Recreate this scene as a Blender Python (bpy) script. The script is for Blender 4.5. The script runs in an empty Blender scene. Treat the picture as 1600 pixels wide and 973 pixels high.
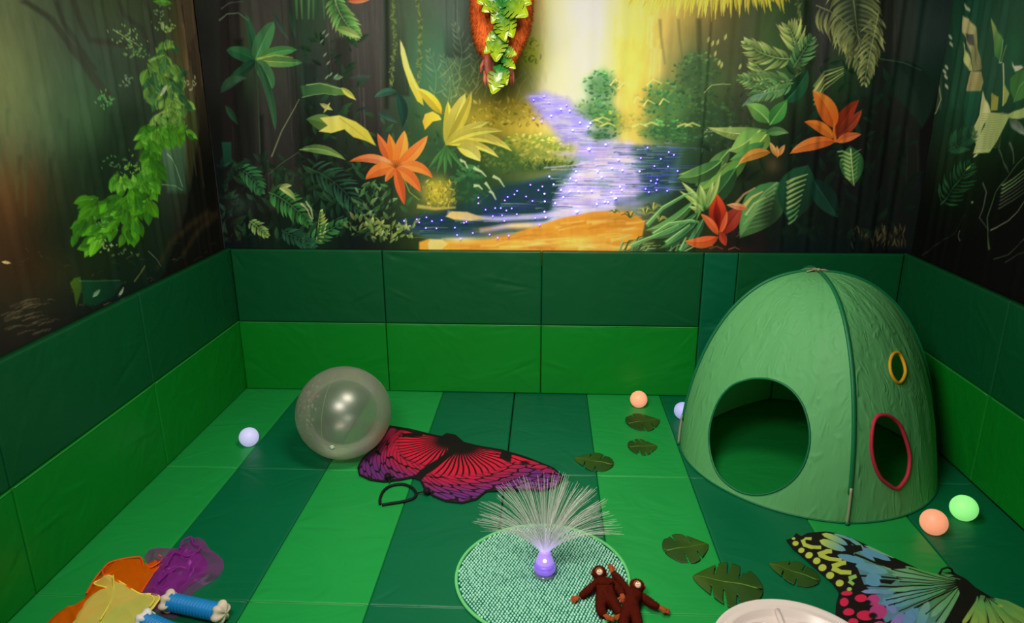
import bpy, bmesh, math, random
import numpy as np
from mathutils import Vector, Matrix, noise as mnoise

S = bpy.context.scene
COL = S.collection
PI = math.pi

# ------------------------------------------------------------------ camera
CAM = np.array([2.3938, -5.1368, 2.2668])
YAW, PITCH, ROLL, FPX = -0.0499, -0.2998, -0.0033, 1105.6215
_cy, _sy, _cp, _sp, _cr, _sr = math.cos(YAW), math.sin(YAW), math.cos(PITCH), math.sin(PITCH), math.cos(ROLL), math.sin(ROLL)
FW = np.array([_sy*_cp, _cy*_cp, _sp])
_r = np.array([_cy, -_sy, 0.0]); _u = np.cross(_r, FW)
RT, UP = _cr*_r + _sr*_u, -_sr*_r + _cr*_u

def ray(a, b):
    a = np.asarray(a, float)[..., None]; b = np.asarray(b, float)[..., None]
    return FW + RT*(a-800)/FPX - UP*(b-486.5)/FPX
def on_z(a, b, z=0.0):
    d = ray(a, b); return CAM + d*((z-CAM[2])/d[..., 2:3])
def on_y(a, b, y=0.0):
    d = ray(a, b); return CAM + d*((y-CAM[1])/d[..., 1:2])
def on_x(a, b, x=0.0):
    d = ray(a, b); return CAM + d*((x-CAM[0])/d[..., 0:1])
def V(p): return Vector([float(q) for q in p])

cam_d = bpy.data.cameras.new('camera'); cam = bpy.data.objects.new('camera', cam_d); COL.objects.link(cam)
cam_d.sensor_width = 36; cam_d.lens = FPX/1600*36; cam_d.clip_start = 0.02; cam_d.clip_end = 60
cam.matrix_world = Matrix(((RT[0], UP[0], -FW[0], CAM[0]), (RT[1], UP[1], -FW[1], CAM[1]), (RT[2], UP[2], -FW[2], CAM[2]), (0, 0, 0, 1)))
S.camera = cam
S.view_settings.view_transform = 'Standard'; S.view_settings.look = 'None'
S.view_settings.gamma = 1; S.view_settings.use_curve_mapping = False

# ------------------------------------------------------------------ materials
def lin(c):
    c = np.asarray(c, float)/255.0
    return np.where(c <= 0.04045, c/12.92, ((c+0.055)/1.055)**2.4)
class NT:
    def __init__(s, name):
        s.m = bpy.data.materials.new(name); s.m.use_nodes = True; s.t = s.m.node_tree; s.t.nodes.clear()
        s.out = s.n('ShaderNodeOutputMaterial')
    def n(s, typ, **kw):
        q = s.t.nodes.new(typ)
        for k, v in kw.items():
            if k.startswith('i_'):
                key = k[2:].replace('_', ' ')
                q.inputs[key].default_value = v
            else: setattr(q, k, v)
        return q
    def l(s, a, b): s.t.links.new(a, b)
def c4(c): return (float(c[0]), float(c[1]), float(c[2]), 1.0)

def mat_simple(name, rgb, rough=0.6, spec=0.4, var=0.12, scale=12.0, bump=0.0, bscale=60.0, metallic=0.0, sheen=0.0, linear=False):
    """principled with a little procedural colour variation and optional bump"""
    t = NT(name); col = np.array(rgb) if linear else lin(rgb)
    p = t.n('ShaderNodeBsdfPrincipled', i_Roughness=rough, i_Metallic=metallic)
    p.inputs['Specular IOR Level'].default_value = spec
    if sheen: p.inputs['Sheen Weight'].default_value = sheen
    tc = t.n('ShaderNodeTexCoord'); nz = t.n('ShaderNodeTexNoise', i_Scale=scale, i_Detail=4.0)
    t.l(tc.outputs['Object'], nz.inputs['Vector'])
    mx = t.n('ShaderNodeMix', data_type='RGBA')
    mx.inputs[6].default_value = c4(col*(1-var)); mx.inputs[7].default_value = c4(np.minimum(col*(1+var), 1))
    t.l(nz.outputs['Fac'], mx.inputs[0]); t.l(mx.outputs[2], p.inputs['Base Color'])
    if bump:
        b = t.n('ShaderNodeTexNoise', i_Scale=bscale, i_Detail=5.0); t.l(tc.outputs['Object'], b.inputs['Vector'])
        bp = t.n('ShaderNodeBump', i_Strength=bump, i_Distance=0.01); t.l(b.outputs['Fac'], bp.inputs['Height']); t.l(bp.outputs['Normal'], p.inputs['Normal'])
    t.l(p.outputs[0], t.out.inputs['Surface'])
    return t.m

def mat_vinyl(name, rgb, linear=True):
    """wipe-clean vinyl with long soft creases"""
    t = NT(name); col = np.array(rgb, float)
    p = t.n('ShaderNodeBsdfPrincipled', i_Roughness=0.42); p.inputs['Specular IOR Level'].default_value = 0.35
    tc = t.n('ShaderNodeTexCoord')
    nz = t.n('ShaderNodeTexNoise', i_Scale=2.2, i_Detail=3.0); t.l(tc.outputs['Object'], nz.inputs['Vector'])
    mx = t.n('ShaderNodeMix', data_type='RGBA'); mx.inputs[6].default_value = c4(col*0.9); mx.inputs[7].default_value = c4(col*1.1)
    t.l(nz.outputs['Fac'], mx.inputs[0]); t.l(mx.outputs[2], p.inputs['Base Color'])
    mp = t.n('ShaderNodeMapping'); mp.inputs['Rotation'].default_value = (0.3, 0.5, 0.6); mp.inputs['Scale'].default_value = (1.6, 2.6, 2.0)
    t.l(tc.outputs['Object'], mp.inputs['Vector'])
    w = t.n('ShaderNodeTexNoise', i_Scale=1.5, i_Detail=2.0, i_Distortion=1.4); t.l(mp.outputs['Vector'], w.inputs['Vector'])
    f = t.n('ShaderNodeTexNoise', i_Scale=260.0, i_Detail=0.0); t.l(tc.outputs['Object'], f.inputs['Vector'])
    m2 = t.n('ShaderNodeMath', operation='MULTIPLY_ADD'); m2.inputs[1].default_value = 0.02
    t.l(f.outputs['Fac'], m2.inputs[0]); t.l(w.outputs['Fac'], m2.inputs[2])
    bp = t.n('ShaderNodeBump', i_Strength=0.35, i_Distance=0.03); t.l(m2.outputs[0], bp.inputs['Height']); t.l(bp.outputs['Normal'], p.inputs['Normal'])
    t.l(p.outputs[0], t.out.inputs['Surface'])
    return t.m

def mat_print(name, attr='print', rough=0.85, spec=0.15, weave=0.15, sheen=0.0):
    """printed cloth: colours come from the stored print, weave from a fine bump"""
    t = NT(name)
    p = t.n('ShaderNodeBsdfPrincipled', i_Roughness=rough); p.inputs['Specular IOR Level'].default_value = spec
    a = t.n('ShaderNodeAttribute', attribute_name=attr); t.l(a.outputs['Color'], p.inputs['Base Color'])
    tc = t.n('ShaderNodeTexCoord')
    nz = t.n('ShaderNodeTexNoise', i_Scale=180.0, i_Detail=2.0); t.l(tc.outputs['Object'], nz.inputs['Vector'])
    bp = t.n('ShaderNodeBump', i_Strength=weave, i_Distance=0.004); t.l(nz.outputs['Fac'], bp.inputs['Height']); t.l(bp.outputs['Normal'], p.inputs['Normal'])
    t.l(p.outputs[0], t.out.inputs['Surface'])
    return t.m

def mat_emit(name, rgb, strength, base=None):
    t = NT(name); c = lin(rgb)
    p = t.n('ShaderNodeBsdfPrincipled', i_Roughness=0.5); p.inputs['Base Color'].default_value = c4(c if base is None else lin(base))
    p.inputs['Emission Color'].default_value = c4(c); p.inputs['Emission Strength'].default_value = strength
    t.l(p.outputs[0], t.out.inputs['Surface'])
    return t.m

# ------------------------------------------------------------------ object helpers
def link(o, parent=None):
    COL.objects.link(o)
    if parent is not None: o.parent = parent
    return o
def mesh_obj(name, verts, faces, mat, parent=None, smooth=True, loc=None):
    me = bpy.data.meshes.new(name); me.from_pydata([tuple(map(float, v)) for v in verts], [], [tuple(map(int, f)) for f in faces]); me.update()
    if smooth: me.polygons.foreach_set('use_smooth', [True]*len(me.polygons))
    if mat is not None: me.materials.append(mat)
    o = bpy.data.objects.new(name, me)
    if loc is not None: o.location = loc
    return link(o, parent)
def bm_obj(name, bm, mat, parent=None, smooth=True, loc=None):
    me = bpy.data.meshes.new(name); bm.normal_update(); bm.to_mesh(me); bm.free()
    if smooth: me.polygons.foreach_set('use_smooth', [True]*len(me.polygons))
    for m in (mat if isinstance(mat, (list, tuple)) else [mat]): me.materials.append(m)
    o = bpy.data.objects.new(name, me)
    if loc is not None: o.location = loc
    return link(o, parent)
def tag(o, label=None, cat=None, group=None, kind=None):
    if label: o['label'] = label
    if cat: o['category'] = cat
    if group: o['group'] = group
    if kind: o['kind'] = kind
    return o
def empty(name, loc=(0, 0, 0), rz=0.0):
    o = bpy.data.objects.new(name, None); o.empty_display_size = 0.05; o.location = loc; o.rotation_euler = (0, 0, rz)
    return link(o)

class MB:
    """collects verts and faces of one mesh"""
    def __init__(s): s.v = []; s.f = []
    def add(s, v, f):
        b = len(s.v); s.v += [tuple(map(float, q)) for q in v]; s.f += [tuple(i+b for i in q) for q in f]
    def tube(s, pts, r, seg=8, caps=True, closed=False, flat=1.0):
        pts = [Vector(p) for p in pts]; n = len(pts)
        rs = r if hasattr(r, '__len__') else [r]*n
        up = None; rings = []
        for i, p in enumerate(pts):
            if closed: d = (pts[(i+1) % n]-pts[i-1])
            else: d = pts[min(i+1, n-1)]-pts[max(i-1, 0)]
            d = d.normalized() if d.length > 1e-9 else Vector((0, 0, 1))
            if up is None:
                up = d.cross(Vector((0, 0, 1)));
                if up.length < 1e-3: up = d.cross(Vector((0, 1, 0)))
            up = (up - d*up.dot(d)); up.normalize(); w = d.cross(up)
            rings.append([p + up*(rs[i]*math.cos(2*PI*k/seg)) + w*(rs[i]*flat*math.sin(2*PI*k/seg)) for k in range(seg)])
        v = [q for rr in rings for q in rr]; f = []
        m = n if closed else n-1
        for i in range(m):
            j = (i+1) % n
            for k in range(seg): f.append((i*seg+k, i*seg+(k+1) % seg, j*seg+(k+1) % seg, j*seg+k))
        if caps and not closed:
            f.append(tuple(range(seg-1, -1, -1))); f.append(tuple((n-1)*seg+k for k in range(seg)))
        s.add(v, f)
    def lathe(s, prof, seg=32, c=(0, 0, 0), lobes=0, lobe_amp=0.0, cap=True):
        v = []; f = []; n = len(prof)
        for (r, z) in prof:
            for k in range(seg):
                a = 2*PI*k/seg; q = r*(1+lobe_amp*math.cos(lobes*a)) if lobes else r
                v.append((c[0]+q*math.cos(a), c[1]+q*math.sin(a), c[2]+z))
        for i in range(n-1):
            for k in range(seg): f.append((i*seg+k, i*seg+(k+1) % seg, (i+1)*seg+(k+1) % seg, (i+1)*seg+k))
        if cap:
            f.append(tuple(range(seg-1, -1, -1))); f.append(tuple((n-1)*seg+k for k in range(seg)))
        s.add(v, f)
    def ball(s, c, r, seg=16, rings=10, sc=(1, 1, 1)):
        v = [(c[0], c[1], c[2]-r*sc[2])]; f = []
        for i in range(1, rings):
            t = -PI/2+PI*i/rings
            for k in range(seg):
                a = 2*PI*k/seg; v.append((c[0]+r*sc[0]*math.cos(t)*math.cos(a), c[1]+r*sc[1]*math.cos(t)*math.sin(a), c[2]+r*sc[2]*math.sin(t)))
        v.append((c[0], c[1], c[2]+r*sc[2])); L = len(v)-1
        for k in range(seg):
            f.append((0, 1+(k+1) % seg, 1+k)); b = 1+(rings-2)*seg; f.append((L, b+k, b+(k+1) % seg))
            for i in range(rings-2): f.append((1+i*seg+k, 1+i*seg+(k+1) % seg, 1+(i+1)*seg+(k+1) % seg, 1+(i+1)*seg+k))
        s.add(v, f)
    def build(s, name, mat, parent=None, smooth=True, loc=None): return mesh_obj(name, s.v, s.f, mat, parent, smooth, loc)

def fast_grid(name, P, colors, mat, mask=None, parent=None, attr='print', thick=0.0):
    """grid surface from an (H,W,3) array of points, with per point colours; mask (H-1,W-1) keeps cells"""
    H, W = P.shape[:2]
    idx = np.arange(H*W).reshape(H, W)
    q = np.stack([idx[:-1, :-1], idx[:-1, 1:], idx[1:, 1:], idx[1:, :-1]], -1).reshape(-1, 4)
    if mask is not None: q = q[mask.reshape(-1)]
    pts = P.reshape(-1, 3); cols = colors.reshape(-1, 3) if colors is not None else None
    used, inv = np.unique(q, return_inverse=True); q = inv.reshape(q.shape); pts = pts[used]
    if cols is not None: cols = cols[used]
    if thick:
        n0 = len(pts)
        e = np.concatenate([q[:, [0, 1]], q[:, [1, 2]], q[:, [2, 3]], q[:, [3, 0]]])
        key = np.sort(e, 1); k1 = key[:, 0].astype(np.int64)*n0+key[:, 1]
        u, ind, cnt = np.unique(k1, return_index=True, return_counts=True)
        be = e[ind[cnt == 1]]
        side = np.stack([be[:, 1], be[:, 0], be[:, 0]+n0, be[:, 1]+n0], -1)
        low = pts.copy(); low[:, 2] -= thick
        q = np.concatenate([q, q[:, ::-1]+n0, side]); pts = np.concatenate([pts, low])
        if cols is not None: cols = np.concatenate([cols, cols])
    me = bpy.data.meshes.new(name); nf = len(q)
    me.vertices.add(len(pts)); me.vertices.foreach_set('co', pts.astype(np.float32).ravel())
    me.loops.add(nf*4); me.loops.foreach_set('vertex_index', q.astype(np.int32).ravel())
    me.polygons.add(nf); me.polygons.foreach_set('loop_start', (np.arange(nf)*4).astype(np.int32))
    me.polygons.foreach_set('loop_total', np.full(nf, 4, np.int32)); me.update(calc_edges=True); me.validate()
    me.polygons.foreach_set('use_smooth', np.ones(len(me.polygons), bool))
    if cols is not None:
        a = me.color_attributes.new(attr, 'FLOAT_COLOR', 'POINT')
        a.data.foreach_set('color', np.concatenate([cols, np.ones((len(cols), 1))], 1).astype(np.float32).ravel())
    me.materials.append(mat)
    return link(bpy.data.objects.new(name, me), parent)

def vnoise(X, Y, seed=0, octaves=3):
    """smooth value noise on arrays, about -1..1"""
    rs = np.random.RandomState(seed); out = np.zeros_like(X, float); amp = 1.0; tot = 0
    for o in range(octaves):
        T = rs.rand(64, 64)*2-1
        x = X*(2**o)+17.3*o; y = Y*(2**o)+5.1*o
        xi = np.floor(x).astype(int); yi = np.floor(y).astype(int); fx = x-xi; fy = y-yi
        fx = fx*fx*(3-2*fx); fy = fy*fy*(3-2*fy)
        g = lambda a, b: T[a % 64, b % 64]
        out += amp*((g(xi, yi)*(1-fx)+g(xi+1, yi)*fx)*(1-fy)+(g(xi, yi+1)*(1-fx)+g(xi+1, yi+1)*fx)*fy)
        tot += amp; amp *= 0.5
    return out/tot
# ------------------------------------------------------------------ print artwork engine (flat colour prints on cloth)
class Canvas:
    """a cloth's printed picture in the cloth's own metres"""
    def __init__(s, x0, x1, z0, z1, ppm, conv):
        s.x0, s.z0, s.ppm, s.conv = x0, z0, ppm, conv
        s.W = int(round((x1-x0)*ppm))+1; s.H = int(round((z1-z0)*ppm))+1
        s.X, s.Z = np.meshgrid(x0+np.arange(s.W)/ppm, z0+np.arange(s.H)/ppm)
        s.img = np.zeros((s.H, s.W, 3)); s.rng = random.Random(5); s.k = 1.0
    def loc(s, pts):
        p = np.asarray(pts, float); q = s.conv(p[:, 0], p[:, 1])
        return np.stack([(q[:, 0]-s.x0)*s.ppm, (q[:, 1]-s.z0)*s.ppm], 1)
    def scale(s, x, y):
        q = s.loc([(x, y), (x+1, y), (x, y+1)]); return 0.5*(np.linalg.norm(q[1]-q[0])+np.linalg.norm(q[2]-q[0]))
    def poly(s, pts, c, c2=None, feather=1.2, alpha=1.0, ax=None, raw=False):
        P = np.asarray(pts, float) if raw else s.loc(pts)
        if not raw: fz = max(feather*s.scale(*pts[0]), 0.9)
        else: fz = feather
        x0 = max(int(P[:, 0].min()-fz-1), 0); x1 = min(int(P[:, 0].max()+fz+2), s.W)
        y0 = max(int(P[:, 1].min()-fz-1), 0); y1 = min(int(P[:, 1].max()+fz+2), s.H)
        if x1 <= x0 or y1 <= y0: return
        gx, gy = np.meshgrid(np.arange(x0, x1, dtype=float), np.arange(y0, y1, dtype=float))
        ins = np.zeros(gx.shape, bool); d2 = np.full(gx.shape, 1e9); n = len(P)
        for i in range(n):
            ax_, ay_ = P[i]; bx, by = P[(i+1) % n]; dx, dy = bx-ax_, by-ay_
            if (ay_ > s.H+50 and by > s.H+50): pass
            cr = ((ay_ > gy) != (by > gy))
            if dy != 0: ins ^= cr & (gx < (dx*(gy-ay_)/dy+ax_))
            L = dx*dx+dy*dy
            t = np.clip(((gx-ax_)*dx+(gy-ay_)*dy)/L, 0, 1) if L > 0 else 0.0
            d2 = np.minimum(d2, (gx-ax_-t*dx)**2+(gy-ay_-t*dy)**2)
        sd = np.sqrt(d2)*np.where(ins, 1, -1)
        a = np.clip(0.5+sd/fz, 0, 1)[..., None]*alpha
        c = np.asarray(c, float)/255
        if c2 is not None:
            c2 = np.asarray(c2, float)/255
            A = s.loc(ax) if (ax is not None and not raw) else (np.asarray(ax, float) if ax is not None else P[[0, n//2]])
            v = A[1]-A[0]; t = np.clip(((gx-A[0][0])*v[0]+(gy-A[0][1])*v[1])/max(v@v, 1e-6), 0, 1)[..., None]
            c = c*(1-t)+c2*t
        R = s.img[y0:y1, x0:x1]; R[:] = R*(1-a)+c*a
    def leaf(s, a, b, w, c, c2=None, bend=0.0, rib=None, feather=1.2, alpha=1.0, shade=0.82, sharp=1.0, n=9):
        a = np.array(a, float); b = np.array(b, float); d = b-a; L = np.hypot(*d)
        if L < 1e-6: return
        nrm = np.array([-d[1], d[0]])/L; m = (a+b)/2+nrm*bend*L
        T = np.linspace(0, 1, n); mid = [(1-t)**2*a+2*t*(1-t)*m+t*t*b for t in T]
        left = []; right = []
        for i, t in enumerate(T):
            tg = 2*(1-t)*(m-a)+2*t*(b-m); tg /= max(np.hypot(*tg), 1e-6); nn = np.array([-tg[1], tg[0]])
            ww = w*0.5*(math.sin(PI*t**0.85)**sharp)
            left.append(mid[i]+nn*ww); right.append(mid[i]-nn*ww)
        c = np.array(c, float); c2 = c if c2 is None else np.array(c2, float)
        s.poly(left+right[::-1][1:-1], c, c2, feather, alpha, ax=(a, b))
        if shade != 1.0: s.poly(right+mid[::-1][1:-1], c*shade, c2*shade, feather, alpha, ax=(a, b))
        if rib is not None: s.stroke(mid[:-1], max(w*0.10, 0.7), 0.5, rib, 0.9, 0.85*alpha)
    def stroke(s, pts, w0, w1, c, feather=1.0, alpha=1.0, c2=None):
        p = np.asarray(pts, float); n = len(p); L = []; R = []
        for i in range(n):
            t = p[min(i+1, n-1)]-p[max(i-1, 0)]; t = t/max(np.hypot(*t), 1e-6); nn = np.array([-t[1], t[0]])
            w = (w0+(w1-w0)*i/(n-1))*0.5; L.append(p[i]+nn*w); R.append(p[i]-nn*w)
        s.poly(L+R[::-1], c, c2, feather, alpha, ax=(p[0], p[-1]))
    def blob(s, x, y, rx, ry, c, alpha=1.0, hard=1.0, rot=0.0):
        q = s.loc([(x, y), (x+rx, y), (x, y+ry)]); cx, cy = q[0]; ax_ = q[1]-q[0]; ay_ = q[2]-q[0]
        e = abs(ax_)+abs(ay_); e = e*2.2
        x0 = max(int(cx-e[0]), 0); x1 = min(int(cx+e[0])+2, s.W); y0 = max(int(cy-e[1]), 0); y1 = min(int(cy+e[1])+2, s.H)
        if x1 <= x0 or y1 <= y0: return
        gx, gy = np.meshgrid(np.arange(x0, x1)-cx, np.arange(y0, y1)-cy)
        M = np.linalg.inv(np.array([ax_, ay_]).T); u = M[0, 0]*gx+M[0, 1]*gy; v = M[1, 0]*gx+M[1, 1]*gy
        a = (np.exp(-(u*u+v*v)**hard*1.2)*alpha)[..., None]
        R = s.img[y0:y1, x0:x1]; R[:] = R*(1-a)+np.asarray(c, float)/255*a
    def frond(s, a, b, n, ln, w, c, c2, bend=0.0, ang=0.9, droop=0.15, sides=(-1, 1), feather=1.0, alpha=1.0, jit=0.12, grow=None):
        a = np.array(a, float); b = np.array(b, float); d = b-a; L = np.hypot(*d); nrm = np.array([-d[1], d[0]])/L; m = (a+b)/2+nrm*bend*L
        s.stroke([(1-t)**2*a+2*t*(1-t)*m+t*t*b for t in np.linspace(0, 1, 7)], 1.6, 0.7, c2, 0.9, 0.8*alpha)
        for i in range(n):
            t = 0.06+0.92*i/(n-1); p = (1-t)**2*a+2*t*(1-t)*m+t*t*b; tg = 2*(1-t)*(m-a)+2*t*(b-m); th = math.atan2(tg[1], tg[0])
            k = math.sin(PI*min(t*0.85+0.15, 1.0)**0.9)*0.75+0.3 if grow is None else grow(t)
            for sd in sides:
                an = th+sd*(ang*(1-0.45*t))+s.rng.uniform(-jit, jit); l = ln*k*s.rng.uniform(0.85, 1.1)
                e = p+np.array([math.cos(an), math.sin(an)])*l; f_ = s.rng.uniform(0.75, 1.15)
                cc = np.clip(np.array(c, float)*f_, 0, 255); cd = np.clip(np.array(c2, float)*f_, 0, 255)
                s.leaf(p, e, w, cc, cd, bend=sd*droop, feather=feather, alpha=alpha, shade=1.0, n=6)
    def bush(s, x0, y0, x1, y1, n, size, cols, alpha=0.9, up=-PI/2, spread=1.3, w=0.35, feather=1.0, base=None):
        """a mass of small painted leaves"""
        for i in range(n):
            x = s.rng.uniform(x0, x1); y = s.rng.uniform(y0, y1)
            if base is not None:
                if not base(x, y): continue
            a = up+s.rng.uniform(-spread, spread); l = size*s.rng.uniform(0.5, 1.3); c = np.array(s.rng.choice(cols), float)*s.rng.uniform(0.8, 1.2)
            s.leaf((x, y), (x+l*math.cos(a), y+l*math.sin(a)), l*w, np.clip(c*0.7, 0, 255), np.clip(c, 0, 255), bend=s.rng.uniform(-.2, .2), feather=feather, alpha=alpha, shade=0.85, n=5)
    def table(s, us, vs, rows):
        T = np.array([[[int(ch, 16)*16+4 for ch in w] for w in r.split()] for r in rows], float)/255
        assert T.shape[:2] == (len(vs), len(us)), T.shape
        q = np.array([[s.loc([(u, v)])[0] for u in us] for v in vs])
        # photo-free interpolation in the cloth plane: invert by gaussian weights
        Q = q.reshape(-1, 2); C = T.reshape(-1, 3)
        sx = np.abs(np.diff(q[:, :, 0], axis=1)).mean()*0.62; sy = np.abs(np.diff(q[:, :, 1], axis=0)).mean()*0.62
        st = 3
        gx, gy = np.meshgrid(np.arange(0, s.W+st, st), np.arange(0, s.H+st, st))
        num = np.zeros(gx.shape+(3,)); den = np.zeros(gx.shape)+1e-12
        for (px, py), c in zip(Q, C):
            e = ((gx-px)/sx)**2+((gy-py)/sy)**2; w = np.exp(-0.5*e)+1e-4/(1+e)**1.5
            num += w[..., None]*c; den += w
        sm = num/den[..., None]
        ys = np.arange(s.H)/st; xs = np.arange(s.W)/st; yi = ys.astype(int); xi = xs.astype(int); fy = (ys-yi)[:, None, None]; fx = (xs-xi)[None, :, None]
        g = lambda a, b: sm[np.minimum(a, sm.shape[0]-1)][:, np.minimum(b, sm.shape[1]-1)]
        s.img = (g(yi, xi)*(1-fx)+g(yi, xi+1)*fx)*(1-fy)+(g(yi+1, xi)*(1-fx)+g(yi+1, xi+1)*fx)*fy
    def texture(s, amp=0.06, seed=3):
        n = vnoise(s.X*9, s.Z*5, seed, 4); n2 = vnoise(s.X*40, s.Z*14, seed+1, 2)
        s.img *= (1+amp*n+amp*0.7*n2)[..., None]
# ------------------------------------------------------------------ the jungle print on the three curtains
ROOM_W = 4.9825; CZ0, CZ1 = 1.02, 3.2; CY = 0.075      # curtain hangs this far behind the pad faces
PPM = 205
back = Canvas(-0.07, 5.06, CZ0, CZ1, PPM, lambda a, b: on_y(a, b, CY)[..., [0, 2]])
def cleft(a, b):
    q = on_x(a, b, -CY); return np.stack([-q[..., 1], q[..., 2]], -1)
def cright(a, b):
    q = on_x(a, b, ROOM_W+CY); return np.stack([-q[..., 1], q[..., 2]], -1)
left = Canvas(-0.07, 3.7, CZ0, CZ1, 170, cleft)
right = Canvas(-0.07, 3.7, CZ0, CZ1, 150, cright)

def paint_back(K):
    R = K.rng
    us = list(range(340, 1421, 40)); vs = [0, 45, 90, 135, 180, 225, 270, 315, 360]
    K.table(us, vs, [  # base tones hold the room's light and shade along with the print
    '333 444 555 343 454 454 555 454 565 555 465 642 852 cb6 eed edc fd9 fd6 ed6 b84 653 453 353 232 343 343 232 233',
    '222 443 554 243 343 454 444 454 464 465 444 642 873 cc8 eed ddb fd7 ec7 984 664 553 453 453 232 444 443 232 344',
    '222 343 464 243 333 333 444 343 475 465 454 542 783 aa6 ddb cda ec7 db6 785 553 443 453 363 232 343 242 122 233',
    '222 232 343 243 333 232 433 343 475 475 563 552 663 9a7 bc9 7a8 dc6 cb5 785 563 453 454 463 232 242 232 122 132',
    '111 111 333 121 122 232 333 232 353 563 762 762 a93 98a aaa 696 ba5 ba4 463 242 332 343 232 121 121 111 121 111',
    '111 111 333 111 111 232 222 343 242 243 342 662 a83 ba5 a9c 98c 8a7 784 353 232 232 342 121 111 111 111 111 111',
    '011 111 222 121 111 111 121 232 453 232 131 342 452 672 88b a9d 99c 578 244 121 121 231 111 011 111 111 011 111',
    '011 111 111 131 011 011 121 232 563 232 121 132 144 668 a9d 99c 898 354 121 120 232 111 121 121 111 111 011 011',
    '011 011 121 011 121 011 111 121 231 653 a73 b83 c93 b82 ca3 a72 753 231 121 231 211 211 011 011 011 011 000 011'])
    # --- grey tree trunks behind
    def trunk(x0, x1, xb0, xb1, v0, v1, c, a=0.75):
        K.poly([(x0, v0), (x1, v0), ((x1+xb1)/2+2, (v0+v1)/2), (xb1, v1), (xb0, v1), ((x0+xb0)/2-2, (v0+v1)/2)], c, np.array(c)*0.42, 5, a, ax=((x0, v0+100), (x0, v1)))
        w = x1-x0
        for i in range(int(w/4)):
            t = R.random(); u0 = x0+w*t; u1 = xb0+(xb1-xb0)*t; y0 = R.uniform(v0, v1-60); y1 = y0+R.uniform(40, 120)
            f = lambda v: u0+(u1-u0)*(v-v0)/(v1-v0)
            K.stroke([(f(y0), y0), (f((y0+y1)/2)+R.uniform(-1, 1), (y0+y1)/2), (f(y1), min(y1, v1))], R.uniform(1, 3), 1, np.array(c)*R.choice([0.6, 0.75, 1.15, 1.25]), 2, 0.35)
    trunk(342, 372, 352, 380, -60, 380, (42, 36, 38), .8)
    trunk(396, 446, 402, 478, -60, 330, (70, 66, 64), .8)
    trunk(446, 462, 462, 476, -60, 260, (48, 52, 46), .6)
    trunk(505, 536, 515, 540, -60, 120, (70, 68, 66), .6)
    trunk(540, 598, 560, 596, -60, 225, (78, 75, 73), .75)
    trunk(524, 546, 530, 552, 60, 200, (40, 42, 38), .6)
    trunk(602, 622, 606, 640, -60, 150, (66, 78, 62), .6)
    trunk(690, 728, 696, 726, -60, 90, (86, 100, 92), .5)
    trunk(1168, 1186, 1140, 1176, -60, 240, (78, 82, 64), .45)
    trunk(1270, 1300, 1276, 1296, -60, 220, (62, 58, 62), .6)
    trunk(1372, 1400, 1368, 1420, -60, 380, (30, 30, 28), .7)
    trunk(1400, 1428, 1384, 1440, -60, 390, (56, 60, 54), .55)
    # dark verticals between
    for (x, y0, y1, w, a) in ((372, 60, 380, 14, .6), (408, 180, 380, 8, .6), (484, 100, 380, 20, .35), (603, -40, 170, 8, .6), (1236, 130, 380, 10, .5), (1262, 0, 330, 12, .5), (1352, 150, 390, 12, .55), (1092, 30, 230, 6, .5)):
        K.stroke([(x, y0), (x+2, (y0+y1)/2), (x+1, y1)], w, w*0.8, (20, 24, 20), 6, a)
    # mossy lianas
    for x0 in (612, 653, 1246):
        p = [(x0+4*math.sin(v/37.0), v) for v in range(-40, 150, 12)]
        K.stroke(p, 5, 3, (70, 86, 50), 2, .7)
        for (x, y) in p:
            for q in range(5): K.leaf((x+R.uniform(-2, 2), y+R.uniform(-6, 6)), (x+R.uniform(-6, 6), y+R.uniform(-6, 8)), 2.5, (96, 120, 60), (140, 150, 88), alpha=.6, n=5)
    # soft background foliage everywhere, dark
    dk = [(36, 74, 46), (28, 62, 40), (44, 86, 50), (24, 50, 34)]
    K.bush(345, 250, 560, 380, 170, 22, dk, .55, w=.3)
    K.bush(470, 60, 560, 250, 60, 20, dk, .5)
    K.bush(560, 180, 720, 380, 120, 16, [(50, 100, 60), (40, 84, 52), (66, 110, 60)], .55)
    K.bush(1100, 230, 1420, 380, 120, 26, [(20, 48, 32), (16, 40, 28), (26, 58, 36)], .5)
    K.bush(1240, 90, 1420, 260, 70, 26, [(20, 56, 38), (28, 66, 44)], .45)
    K.bush(1060, 120, 1180, 240, 120, 10, [(60, 94, 58), (80, 110, 60), (44, 74, 48)], .6)
    # --- misty grass left of the plush, centre
    for i in range(46):
        x = R.uniform(668, 850); y = R.uniform(110, 168); a = -PI/2+R.uniform(-.9, .9); l = R.uniform(20, 52)
        K.stroke([(x, y), (x+l*.5*math.cos(a), y+l*.55*math.sin(a)), (x+l*math.cos(a)+R.uniform(-9, 9), y+l*math.sin(a)+6)], 1.8, .6, R.choice([(140, 150, 96), (120, 140, 92), (150, 140, 84)]), 1.2, .55)
    for (x, y, n) in ((700, 118, 8), (718, 70, 7), (678, 110, 7), (745, 100, 8)):
        K.frond((x, y+40), (x-8, y-30), n, 22, 3, (92, 122, 90), (140, 158, 118), bend=.2, alpha=.5)
    K.blob(835, 85, 20, 26, (150, 160, 30), .65)
    K.bush(815, 60, 850, 105, 30, 9, [(130, 150, 20), (160, 170, 40), (90, 120, 30)], .7)
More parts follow.
